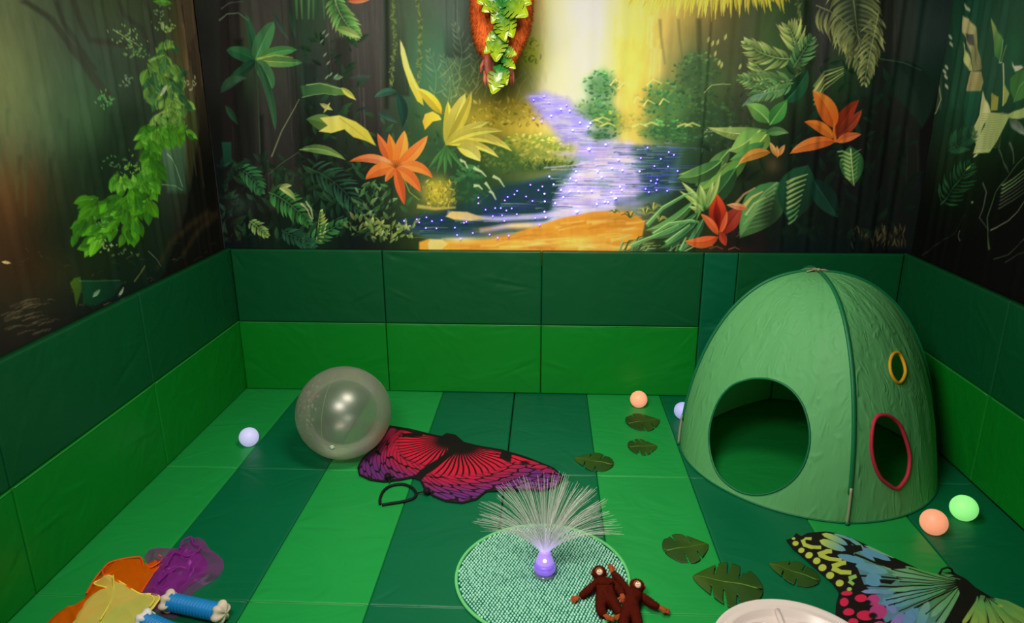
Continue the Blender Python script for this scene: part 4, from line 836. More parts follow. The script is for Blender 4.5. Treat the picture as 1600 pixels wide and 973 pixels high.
# ------------------------------------------------------------------ fibre optic stars in the river
m_star = mat_emit('blue_violet_star', (140, 120, 255), 10.0)
m_star2 = mat_emit('blue_star', (84, 62, 255), 13.0)
st = empty('fairy_light_strand', (2.6, 0.03, 1.3)); tag(st, 'net of tiny blue-violet lights sprinkled over the river on the curtain', 'fairy lights')
A4 = '125,580 205,570 220,590 265,558 300,582 360,575 262,625 328,627 443,622 457,668 480,690 555,655 515,585 500,592 635,510 590,470 590,435 695,500 730,500 765,515 798,502 755,452 773,430 815,415 832,393 680,550 738,545 752,580 830,538 660,665 710,685 780,672 915,355 965,388 990,365 1003,410 1033,303 1060,352 928,455 888,428 1005,458 1003,522 1010,558 945,562 972,603 1070,470 1107,385 1120,430 1160,395 1200,270 1200,328 1215,395 1165,315 1205,520 1298,392 1330,475 1335,270 1360,305 1380,460 1400,462 1420,403 1450,438 1425,250 1490,262 1465,197 1280,130 1385,103 1475,365 1487,385'
B4 = '447,122 405,187 397,270 530,193 580,150 612,168 575,240 490,238 635,268 508,322 500,345 468,330 435,380 455,400 503,388 570,392 240,440'
C4 = '935,625 1000,600 1030,640 1105,680 1140,655 1160,690 1045,722 935,740 1180,812 1225,765 1275,790 985,760 1290,770'
stars = [(600+float(a)/4, 200+float(b)/4) for a, b in (q.split(',') for q in A4.split())]+[(900+float(a)/4, 200+float(b)/4) for a, b in (q.split(',') for q in B4.split())]+[(600+float(a)/4, float(b)/4) for a, b in (q.split(',') for q in C4.split())]
sb = {}
for rad, mt in ((.0060, m_star), (.0056, m_star2), (.0100, m_star)):
    q = MB(); q.ball((0, 0, 0), rad, 8, 6); sb[rad] = (q, mt)
meshes = {}
for i, (a, b) in enumerate(stars):
    blue = a < 850 or a > 1000 or b < 165; rad = .0100 if (abs(a-901) < 1.5 and abs(b-330) < 1.5) or (abs(a-920) < 1 and b < 240) else (.0056 if blue else .0060)
    p = on_y(a, b, 0.046)-np.array([2.6, 0.03, 1.3])
    if rad not in meshes:
        o = sb[rad][0].build('light_point', sb[rad][1], st, loc=V(p)); meshes[rad] = o
    else:
        o = meshes[rad].copy(); COL.objects.link(o); o.parent = st; o.location = V(p)

# ------------------------------------------------------------------ pop-up tent
TC = np.array([4.055, -0.835]); TR = 0.815; TH = 1.215
m_tent = None
def tent_mats():
    def cloth(name, rgb):
        t = NT(name); c = lin(rgb)
        d = t.n('ShaderNodeBsdfPrincipled', i_Roughness=0.55); d.inputs['Specular IOR Level'].default_value = 0.3; d.inputs['Base Color'].default_value = c4(c)
        tr = t.n('ShaderNodeBsdfTranslucent'); tr.inputs['Color'].default_value = c4(c*0.8)
        mx = t.n('ShaderNodeMixShader'); mx.inputs[0].default_value = 0.34
        tc = t.n('ShaderNodeTexCoord'); mp = t.n('ShaderNodeMapping'); mp.inputs['Scale'].default_value = (6, 6, 1.6)
        t.l(tc.outputs['Object'], mp.inputs['Vector'])
        w = t.n('ShaderNodeTexNoise', i_Scale=2.4, i_Detail=5.0, i_Distortion=1.6); w.noise_type = 'RIDGED_MULTIFRACTAL'; t.l(mp.outputs['Vector'], w.inputs['Vector'])
        bp_ = t.n('ShaderNodeBump', i_Strength=0.5, i_Distance=0.016); t.l(w.outputs['Fac'], bp_.inputs['Height'])
        t.l(bp_.outputs['Normal'], d.inputs['Normal']); t.l(bp_.outputs['Normal'], tr.inputs['Normal'])
        t.l(d.outputs[0], mx.inputs[1]); t.l(tr.outputs[0], mx.inputs[2]); t.l(mx.outputs[0], t.out.inputs['Surface']); return t.m
    return cloth('tent_nylon', (110, 193, 122))
m_tent = tent_mats()
m_trim = mat_simple('dark_green_binding', (8, 104, 62), 0.5, 0.4, 0.15, 30)
m_red = mat_simple('crimson_binding', (176, 40, 62), 0.6, 0.3, 0.12, 40, .2, 200); m_yel = mat_simple('yellow_binding', (206, 150, 22), 0.6, 0.3, 0.12, 40, .2, 200)
m_rod = mat_simple('pale_plastic_rod', (150, 150, 118), 0.35, 0.5, 0.05)
tent = empty('pop_up_tent', (TC[0], TC[1], 0)); tag(tent, 'green nylon pop-up play tent with a round doorway and coloured portholes', 'tent')
FEET = [(4.052, -1.685), (4.862, -0.93), (4.13, -0.03), (3.308, -0.80)]
ANG = []; RAD = []
for fx, fy in FEET:
    a_ = math.atan2(fy-TC[1], fx-TC[0])
    while ANG and a_ < ANG[-1]: a_ += 2*PI
    ANG.append(a_); RAD.append(math.hypot(fx-TC[0], fy-TC[1]))
def prof(t):
    """t 0..1 along a pole from the ground to the top: radius and height"""
    a = t*PI/2; return max(math.cos(a), 0.0)**0.86, TH*math.sin(a)**1.02
def tent_pt(i, s, t, off=0.0):
    a0 = ANG[i]; a1 = ANG[i+1] if i < 3 else ANG[0]+2*PI
    r, z = prof(t)
    r0, r1 = RAD[i], RAD[(i+1) % 4]; p0 = np.array([math.cos(a0), math.sin(a0)])*r0; p1 = np.array([math.cos(a1), math.sin(a1)])*r1
    ch = p0*(1-s)+p1*s; an = a0+(a1-a0)*s; ci = np.array([math.cos(an), math.sin(an)])*(r0+(r1-r0)*s)
    k = min(1.0, max(0.30, 1.0-0.75*(z/TH)**0.8))*(0.35 if i == 2 else 1.0)
    p = (ch*(1-k)+ci*k)*r
    lift = 0.0
    wr = 0.006*mnoise.noise(Vector((s*7+i*5, t*5, 1.0)))+0.004*mnoise.noise(Vector((s*17+i*5, t*7, 4.0)))
    wr *= min(1, 8*s, 8*(1-s), 6*t, 6*(1-t))
    n = np.array([p[0], p[1], z*0.5]); n /= max(np.linalg.norm(n), 1e-6)
    q = np.array([p[0], p[1], z])+n*(wr+off); q[2] = max(q[2], 0.004)
    return q
def find_st(i, u, v):
    """panel coordinates seen at a photo position"""
    best = None; N = 60
    d = ray(u, v); d /= np.linalg.norm(d)
    lo_s, hi_s, lo_t, hi_t = 0, 1, 0, 1
    for it in range(4):
        best = (1e9, 0, 0)
        for a in np.linspace(lo_s, hi_s, 24):
            for b in np.linspace(lo_t, hi_t, 24):
                P = tent_pt(i, a, b)+np.array([TC[0], TC[1], 0])-CAM; e = np.linalg.norm(P-d*(P@d))
                if e < best[0]: best = (e, a, b)
        ws, wt = (hi_s-lo_s)/8, (hi_t-lo_t)/8; lo_s, hi_s = max(0, best[1]-ws), min(1, best[1]+ws); lo_t, hi_t = max(0, best[2]-wt), min(1, best[2]+wt)
    return best[1], best[2]
def tent_panel(i, holes, name='wall_panel', N=96):
    """cloth between two poles with rounded openings cut out; holes = list of closed (s,t) outlines"""
    S_, T_ = np.meshgrid(np.linspace(0, 1, N+1), np.linspace(0, 0.995, N+1))
    S_, T_ = S_.copy(), T_.copy(); keep = np.ones((N, N), bool)
    for H in holes:
        H = np.array(H); c = H.mean(0)
        dh = H-c; ha = np.arctan2(dh[:, 1], dh[:, 0]); hr = np.hypot(dh[:, 0], dh[:, 1]); o = np.argsort(ha); ha, hr = ha[o], hr[o]
        ha = np.concatenate([ha-2*PI, ha, ha+2*PI]); hr = np.tile(hr, 3)
        dx, dy = S_-c[0], T_-c[1]; an = np.arctan2(dy, dx); rr = np.hypot(dx, dy); R0 = np.interp(an, ha, hr)
        cell = 1.15/N
        near = (rr < R0) & (rr > R0-cell)
        ins = rr < R0-cell*0.999
        k = ins[:-1, :-1] | ins[1:, :-1] | ins[:-1, 1:] | ins[1:, 1:]
        k2 = (near | ins); k = k | (k2[:-1, :-1] & k2[1:, :-1] & k2[:-1, 1:] & k2[1:, 1:])
        keep &= ~k
        f = R0/np.maximum(rr, 1e-6); S_[near] = (c[0]+dx*f)[near]; T_[near] = (c[1]+dy*f)[near]
    P = np.array([[tent_pt(i, S_[a, b], T_[a, b]) for b in range(N+1)] for a in range(N+1)])
    o = fast_grid(name, P, None, m_tent, keep, parent=tent, thick=0.0); return o
def rim(i, outline, r, mat, name, lab=None, off=0.002):
    q = MB(); q.tube([tent_pt(i, s, t, off) for s, t in outline], r, 6, closed=True); o = q.build(name, mat, tent)
    if lab: o['label'] = lab
    return o
def outline_st(i, pts): return [find_st(i, u, v) for u, v in pts]
def ell(cx, cy, rx, ry, rot=0.0, n=28, sq=1.0):
    out = []
    for k in range(n):
        a = 2*PI*k/n; x = rx*math.cos(a); y = ry*math.sin(a); out.append((cx+x*math.cos(rot)-y*math.sin(rot), cy+x*math.sin(rot)+y*math.cos(rot)))
    return out
door_px = [(1187, 591), (1212, 595), (1235, 608), (1253, 630), (1263, 660), (1265, 690), (1258, 720), (1243, 745), (1220, 763), (1192, 772), (1163, 770), (1140, 758), (1122, 740), (1112, 715), (1108, 685), (1112, 655), (1124, 625), (1142, 604), (1165, 594)]
red_px = [(1377, 648), (1392, 651), (1406, 665), (1416, 690), (1421, 715), (1418, 740), (1410, 755), (1400, 763), (1388, 757), (1375, 745), (1365, 722), (1361, 695), (1363, 668), (1368, 653)]
yel_px = [(1401, 551), (1407, 556), (1412, 568), (1414, 582), (1410, 593), (1404, 598), (1397, 593), (1391, 581), (1390, 566), (1394, 555)]
pd = outline_st(3, door_px); pr_ = outline_st(0, red_px); py_ = outline_st(0, yel_px)
def smooth_loop(L, n=64):
    L = np.array(L); m = len(L); out = []
    for k in range(n):
        t = k/n*m; i = int(t); f = t-i; p0, p1, p2, p3 = L[(i-1) % m], L[i % m], L[(i+1) % m], L[(i+2) % m]
        out.append(0.5*((2*p1)+(-p0+p2)*f+(2*p0-5*p1+4*p2-p3)*f*f+(-p0+3*p1-3*p2+p3)*f**3))
    return out
pd, pr_, py_ = smooth_loop(pd), smooth_loop(pr_), smooth_loop(py_)
tent_panel(3, [pd]); tent_panel(0, [pr_, py_]); tent_panel(1, []); tent_panel(2, [])
rim(3, pd, .0065, m_trim, 'doorway_binding', 'dark green doorway binding'); rim(0, pr_, .011, m_red, 'porthole_binding', 'crimson binding of the large porthole'); rim(0, py_, .010, m_yel, 'porthole_binding', 'yellow binding of the small porthole')
for i in range(4):
    q = MB(); q.tube([tent_pt(i, 0, t, .004) for t in np.linspace(0.0 if i == 2 else 0.10, .99, 60)], .0125, 8, flat=.8); q.build('pole_sleeve', m_trim, tent)
    q = MB(); q.tube([tent_pt(i, 0, t, .012) for t in np.linspace(0.004, .12, 10)], .0075, 8); o = q.build('pole', m_rod, tent); o['label'] = 'pale plastic pole end'
    q = MB(); b0 = tent_pt(i, 0, 0.0, .012); q.ball((b0[0], b0[1], .013), .013, 10, 8); q.build('pole_foot', m_trim, tent)
    q = MB(); q.tube([tent_pt(i, s, 0.004, .003) for s in np.linspace(0, 1, 40)], .005, 6); q.build('hem', m_trim, tent)
gs = mat_vinyl('groundsheet_nylon', (0.004, 0.17, 0.03)); v_ = [(0, 0, .004)]; m_ = 0
for i in range(4):
    for s_ in np.linspace(0, 1, 24, endpoint=False): e_ = tent_pt(i, s_, .002); v_.append((e_[0]*.985, e_[1]*.985, .004)); m_ += 1
gsh = mesh_obj('groundsheet', v_+[(a, b, .0025) for a, b, c in v_], [(0, 1+k, 1+(k+1) % m_) for k in range(m_)]+[(m_+1, m_+2+(k+1) % m_, m_+2+k) for k in range(m_)], gs, tent)
ap = tent_pt(0, 0, .995); q = MB()
ribb = mat_simple('beige_ribbon', (150, 136, 110), 0.7, 0.2)
for an in (0.05, 1.9, 3.25):
    q.tube([(ap[0], ap[1], TH+.012), (ap[0]+.035*math.cos(an), ap[1]+.035*math.sin(an), TH+.014), (ap[0]+.075*math.cos(an), ap[1]+.075*math.sin(an), TH+.002)], .005, 6)
q.ball((ap[0], ap[1], TH+.012), .012, 10, 8); q.build('top_tie', ribb, tent)['label'] = 'beige ribbon tie at the top'

# ------------------------------------------------------------------ big clear ball
def ball_mat():
    t = NT('clear_ball_vinyl')
    tc = t.n('ShaderNodeTexCoord')
    tr = t.n('ShaderNodeBsdfTransparent'); tr.inputs['Color'].default_value = (.93, .95, .92, 1)
    rf = t.n('ShaderNodeBsdfRefraction', i_Roughness=0.22, i_IOR=1.03); rf.inputs['Color'].default_value = (.93, .95, .92, 1)
    gl = t.n('ShaderNodeBsdfGlossy', i_Roughness=0.33); gl.inputs['Color'].default_value = (.9, .88, .8, 1)
    df = t.n('ShaderNodeBsdfDiffuse'); df.inputs['Color'].default_value = (.48, .50, .42, 1); tl = t.n('ShaderNodeBsdfTranslucent'); tl.inputs['Color'].default_value = (.55, .55, .48, 1)
    lw = t.n('ShaderNodeLayerWeight', i_Blend=0.42)
    vo = t.n('ShaderNodeTexVoronoi', i_Scale=34.0); t.l(tc.outputs['Object'], vo.inputs['Vector'])
    sp = t.n('ShaderNodeSeparateXYZ'); t.l(tc.outputs['Object'], sp.inputs[0])
    # a band of raised bumps on the part turned to the side
    dot = t.n('ShaderNodeVectorMath', operation='DOT_PRODUCT'); dot.inputs[1].default_value = (-0.93, -0.28, 0.22); nrm = t.n('ShaderNodeVectorMath', operation='NORMALIZE')
    t.l(tc.outputs['Object'], nrm.inputs[0]); t.l(nrm.outputs[0], dot.inputs[0])
    st_ = t.n('ShaderNodeMapRange'); st_.inputs[1].default_value = 0.56; st_.inputs[2].default_value = 0.64; t.l(dot.outputs['Value'], st_.inputs[0])
    inv = t.n('ShaderNodeMapRange'); inv.inputs[1].default_value = 0.0; inv.inputs[2].default_value = 0.5; inv.inputs[3].default_value = 1.0; inv.inputs[4].default_value = 0.0; t.l(vo.outputs['Distance'], inv.inputs[0])
    bm_ = t.n('ShaderNodeMath', operation='MULTIPLY'); t.l(st_.outputs[0], bm_.inputs[0]); t.l(inv.outputs[0], bm_.inputs[1])
    bp_ = t.n('ShaderNodeBump', i_Strength=0.8, i_Distance=0.006); t.l(bm_.outputs[0], bp_.inputs['Height']); t.l(bp_.outputs[0], gl.inputs['Normal']); t.l(bp_.outputs[0], df.inputs['Normal'])
    m1 = t.n('ShaderNodeMixShader'); m1.inputs[0].default_value = 0.55; t.l(tr.outputs[0], m1.inputs[1]); t.l(rf.outputs[0], m1.inputs[2])
    dd = t.n('ShaderNodeMixShader'); dd.inputs[0].default_value = 0.35; t.l(df.outputs[0], dd.inputs[1]); t.l(tl.outputs[0], dd.inputs[2])
    fa = t.n('ShaderNodeMath', operation='MULTIPLY_ADD'); fa.inputs[1].default_value = 0.46; fa.inputs[2].default_value = 0.13; t.l(lw.outputs['Facing'], fa.inputs[0])
    fb = t.n('ShaderNodeMath', operation='MULTIPLY_ADD'); fb.inputs[1].default_value = 0.35; t.l(bm_.outputs[0], fb.inputs[0]); t.l(fa.outputs[0], fb.inputs[2]); fb.use_clamp = True
    m2 = t.n('ShaderNodeMixShader'); t.l(fb.outputs[0], m2.inputs[0]); t.l(m1.outputs[0], m2.inputs[1]); t.l(dd.outputs[0], m2.inputs[2])
    m3 = t.n('ShaderNodeMixShader'); fr = t.n('ShaderNodeFresnel', i_IOR=1.45); f3 = t.n('ShaderNodeMath', operation='MULTIPLY_ADD'); f3.inputs[1].default_value = .6; f3.inputs[2].default_value = 0.07; t.l(fr.outputs[0], f3.inputs[0])
    t.l(f3.outputs[0], m3.inputs[0]); t.l(m2.outputs[0], m3.inputs[1]); t.l(gl.outputs[0], m3.inputs[2]); t.l(m3.outputs[0], t.out.inputs['Surface']); return t.m
BR = 0.3015; q = MB(); n_ = 24
v = []; seg, rg = 96, 64
q.ball((0, 0, 0), BR, seg, rg, (1, 1, .985)); cb = q.build('beach_ball', ball_mat(), loc=(1.100, -1.028, BR*.985+.0035))
tag(cb, 'big see-through inflatable ball leaning by the red butterfly cape', 'ball')
m_clear = mat_simple('clear_valve_plastic', (176, 190, 170), .25, .6)
d_ = Vector((0.0, -0.86, -.30)).normalized(); q = MB(); q.tube([d_*(BR*.985), d_*(BR+.004)], [.020, .018], 20); q.tube([d_*(BR+.004), d_*(BR+.011)], [.009, .008], 14); o = q.build('valve', m_clear, cb)
m_seam = mat_simple('clear_seam', (150, 170, 140), .3, .5)
for k in range(3):
    a = PI/1.5*k+.35; q = MB(); q.tube([(BR*1.0012*math.cos(t)*math.cos(a), BR*1.0012*math.cos(t)*math.sin(a), BR*.985*math.sin(t)) for t in np.linspace(-1.35, 1.35, 40)], .0006, 5); q.build('seam', m_seam, cb)

# ------------------------------------------------------------------ small balls
def small_ball(px, R, rgb, label, em, mname):
    P = on_z(px[0], px[1], R); t = NT(mname); c = lin(rgb); p = t.n('ShaderNodeBsdfPrincipled', i_Roughness=.5); p.inputs['Base Color'].default_value = c4(np.minimum(c*.8, 1)); p.inputs['Emission Color'].default_value = c4(c); p.inputs['Emission Strength'].default_value = em
    tc = t.n('ShaderNodeTexCoord'); nz = t.n('ShaderNodeTexNoise', i_Scale=120.0); t.l(tc.outputs['Object'], nz.inputs['Vector']); b = t.n('ShaderNodeBump', i_Strength=.15, i_Distance=.003); t.l(nz.outputs['Fac'], b.inputs['Height']); t.l(b.outputs[0], p.inputs['Normal']); t.l(p.outputs[0], t.out.inputs['Surface'])
    q = MB(); q.ball((0, 0, 0), R, 40, 28); o = q.build('light_up_ball', t.m, loc=(P[0], P[1], R+.0022)); tag(o, label, 'ball', 'small glowing balls on the mats')
    q = MB(); q.tube([(R*1.001*math.cos(a), R*1.001*math.sin(a)*.6, R*1.001*math.sin(a)*.8) for a in np.linspace(0, 2*PI, 40, endpoint=False)], .0006, 4, closed=True); q.build('seam', t.m, o)
small_ball((389, 683), .064, (196, 196, 240), 'pale lavender ball alone by the wall pads under the vine curtain', .55, 'glow_lavender')
small_ball((998, 624), .0635, (250, 168, 128), 'peach ball against the wall pads above the curled dark leaf', .6, 'glow_peach_far')
small_ball((1067, 642), .063, (176, 180, 240), 'lavender ball half hidden behind the green tent', .5, 'glow_lilac')
small_ball((1459, 816), .068, (250, 160, 122), 'large peach ball on the mat in front of the tent, next to the green ball', .65, 'glow_peach')
small_ball((1506, 794), .070, (150, 250, 140), 'bright mint green glowing ball', .65, 'glow_green')

# ------------------------------------------------------------------ monstera leaves
def leaf_mat(name, base, tip, rough=.5, trans=.0):
    t = NT(name); tc = t.n('ShaderNodeTexCoord'); sp = t.n('ShaderNodeSeparateXYZ'); t.l(tc.outputs['Generated'], sp.inputs[0])
    nz = t.n('ShaderNodeTexNoise', i_Scale=5.0); t.l(tc.outputs['Generated'], nz.inputs['Vector'])
    ad = t.n('ShaderNodeMath', operation='MULTIPLY_ADD'); ad.inputs[1].default_value = .5; t.l(nz.outputs['Fac'], ad.inputs[0]); t.l(sp.outputs['X'], ad.inputs[2])
    mr = t.n('ShaderNodeMapRange'); mr.inputs[1].default_value = .45; mr.inputs[2].default_value = 1.15; t.l(ad.outputs[0], mr.inputs[0])
    mx = t.n('ShaderNodeMix', data_type='RGBA'); mx.inputs[6].default_value = c4(lin(base)); mx.inputs[7].default_value = c4(lin(tip)); t.l(mr.outputs[0], mx.inputs[0])
    p = t.n('ShaderNodeBsdfPrincipled', i_Roughness=rough); t.l(mx.outputs[2], p.inputs['Base Color']); p.inputs['Specular IOR Level'].default_value = .4; t.l(p.outputs[0], t.out.inputs['Surface']); return t.m
def monstera(n_cut=4, curl=.12, seed=1, thick=.012, wide=.78):
    """leaf of length 1 along +x with deep notches; returns verts, faces (closed, with thickness) and vein lines"""
    rnd = random.Random(seed); N = 72; H = {}
    def half(x):
        return wide*.5*(max(0.0, math.sin(PI*min(1, x)**.75)))**.7*(1.0+.12*math.sin(x*5))
    cuts = [(.18+.62*(k+.5)/n_cut, rnd.uniform(.030, .042)) for k in range(n_cut)]
    v = []; f = []; rows = []
    M = 15
    for i in range(N+1):
        x = i/N; hw = half(x) if x > 0 else .02
        if x < .12: hw = max(hw, .30*wide*math.sqrt(x/.12)+.02)
        row = []
        for j in range(-M, M+1):
            u = j/M; y = u*hw; au = abs(u); xs = x+.10*au*au*(1-x)-.22*au*au*(1 if x < .2 else .5)*(1-x)
            z = curl*(-(xs-.5)**2*.9-(y*y)*1.2)+.015*math.sin(9*xs+3*au)+.25*curl
            row.append((xs+.0, y, z))
        rows.append(row)
    def cutout(i, j):
        x = (i+.5)/N; u = (j+.5)/M; au = abs(u)
        for k, (cx, cw) in enumerate(cuts):
            cc = cx+(.018 if u > 0 else -.018)-.05*au
            if au > .34+.14*((k+(u > 0)) % 2) and abs(x-cc) < cw*(.30+.50*(au-.34)/.66): return True
        return False
    idx = {}; base = []
    for i in range(N+1):
        for j in range(2*M+1): idx[(i, j)] = len(v); v.append(rows[i][j])
    top = []
    for i in range(N):
        for j in range(2*M):
            if not cutout(i, j-M): top.append((idx[(i, j)], idx[(i+1, j)], idx[(i+1, j+1)], idx[(i, j+1)]))
    n = len(v); v2 = v+[(a, b, c-thick) for a, b, c in v]; f = [tuple(q) for q in top]+[tuple(x+n for x in q[::-1]) for q in top]
    ec = {}
    for q in top:
        for k in range(4):
            e = (q[k], q[(k+1) % 4]); ec[tuple(sorted(e))] = ec.get(tuple(sorted(e)), [])+[e]
    for k, e in ec.items():
        if len(e) == 1: a, b = e[0]; f.append((b, a, a+n, b+n))
    used = sorted({i for q in f for i in q}); mp = {a: k for k, a in enumerate(used)}
    return [v2[i] for i in used], [tuple(mp[i] for i in q) for q in f]
def leaf_frame(o, a, b, z, roll=0.0, up=None):
    """put a unit leaf with its stalk end at a and its tip at b"""
    a, b = Vector(a), Vector(b); d = b-a; L = d.length; x = d.normalized(); zz = Vector(up) if up is not None else Vector((0, 0, 1)); y = zz.cross(x).normalized(); zz = x.cross(y)
    if roll: y2 = y*math.cos(roll)+zz*math.sin(roll); zz = x.cross(y2); y = y2
    o.matrix_world = Matrix(((x.x*L, y.x*L, zz.x*L, a.x), (x.y*L, y.y*L, zz.y*L, a.y), (x.z*L, y.z*L, zz.z*L, a.z+z), (0, 0, 0, 1)))
m_dleaf = leaf_mat('olive_leaf_fabric', (30, 66, 8), (48, 82, 10), .6); m_vein = mat_simple('olive_leaf_vein', (92, 130, 40), .6, .3)
lv = [monstera(3, .10, 1), monstera(3, .08, 2, wide=.92), monstera(2, .14, 3, wide=.72)]
def floor_leaf(pa, pb, kind, label, w=1.0):
    a, b = on_z(pa[0], pa[1], 0.0), on_z(pb[0], pb[1], 0.0); L = float(np.linalg.norm(b-a))
    v_, f_ = lv[kind]; vv = [(x, y*w, z) for x, y, z in v_]; zm = min(z for _, _, z in vv)
    vv = [(x, y, z-zm) for x, y, z in vv]
    o = mesh_obj('monstera_leaf', vv, f_, m_dleaf); leaf_frame(o, a, b, .0026); o.scale.z *= .9
    tag(o, label, 'leaf', 'loose dark monstera leaves on the mats')
    q = MB(); q.tube([(-.06, 0, .02), (.0, 0, .045)]+[(x, 0, -.10*(x-.5)**2*.9+.015*math.sin(9*x)+.025-zm+.004) for x in np.linspace(.05, .96, 14)], np.linspace(.014, .004, 16), 6)
    vn = q.build('midrib', m_vein, o); return o
floor_leaf((985, 663), (1031, 657), 2, 'smallest dark leaf, flat and wide, closest to the wall pads', 1.5)
floor_leaf((986, 700), (1027, 698), 1, 'dark leaf second from the wall pads, beyond the fibre lamp', 1.25)
floor_leaf((952, 727), (897, 717), 2, 'dark leaf lying across a mat seam near the dark cape tip', 1.25)
floor_leaf((1045, 862), (1107, 852), 2, 'dark leaf with split tips standing alone on the bright stripe beside the rug', 1.35)
floor_leaf((1180, 922), (1082, 903), 1, 'largest dark leaf, lying just beyond the white tray', 1.12)
floor_leaf((1272, 907), (1201, 882), 2, 'dark leaf pointing at the rainbow butterfly cape', 1.1)
# ------------------------------------------------------------------ butterfly capes
def floor_canvas(x0, x1, y0, y1, ppm): return Canvas(x0, x1, y0, y1, ppm, lambda a, b: on_z(a, b, 0.01)[..., [0, 1]])
def cape(name, K, outline, paint, label, seed, mat, amp=.010, gain=1.0):
    P0 = K.loc(outline)
    gx, gy = np.meshgrid(np.arange(K.W, dtype=float), np.arange(K.H, dtype=float)); ins = np.zeros(gx.shape, bool); n = len(P0); d2 = np.full(gx.shape, 1e9); nx = np.zeros(gx.shape); ny = np.zeros(gx.shape)
    for i in range(n):
        (ax_, ay_), (bx, by) = P0[i], P0[(i+1) % n]; dx, dy = bx-ax_, by-ay_
        if dy != 0: ins ^= ((ay_ > gy) != (by > gy)) & (gx < (dx*(gy-ay_)/dy+ax_))
        t = np.clip(((gx-ax_)*dx+(gy-ay_)*dy)/max(dx*dx+dy*dy, 1e-9), 0, 1); qx, qy = ax_+t*dx, ay_+t*dy; dd = (gx-qx)**2+(gy-qy)**2; m = dd < d2; d2[m] = dd[m]; nx[m] = qx[m]; ny[m] = qy[m]
    K.img[:] = np.array([20, 16, 14])/255; paint(K)
    dist = np.sqrt(d2); near = (~ins) & (dist < 1.05); keepv = ins | near
    X, Y_ = K.X.copy(), K.Z.copy(); X[near] = K.x0+nx[near]/K.ppm; Y_[near] = K.z0+ny[near]/K.ppm
    keep = keepv[:-1, :-1] & keepv[1:, :-1] & keepv[:-1, 1:] & keepv[1:, 1:]
    e = np.clip(dist/(K.ppm*.05), 0, 1)
    h = .006+amp*(0.35+0.65*e)*(0.5+0.5*vnoise(X*5, Y_*5, seed, 3))+.003*e*vnoise(X*22, Y_*16, seed+2, 2)
    o = fast_grid(name, np.stack([X, Y_, h+.0022], -1), np.clip(lin(np.clip(K.img, 0, 1)*255)*gain, 0, .9), mat, keep, thick=.002)
    tag(o, label, 'butterfly cape', 'butterfly wing capes'); return o
m_cape = mat_print('printed_cape_cloth', rough=.7, spec=.2, weave=.1)
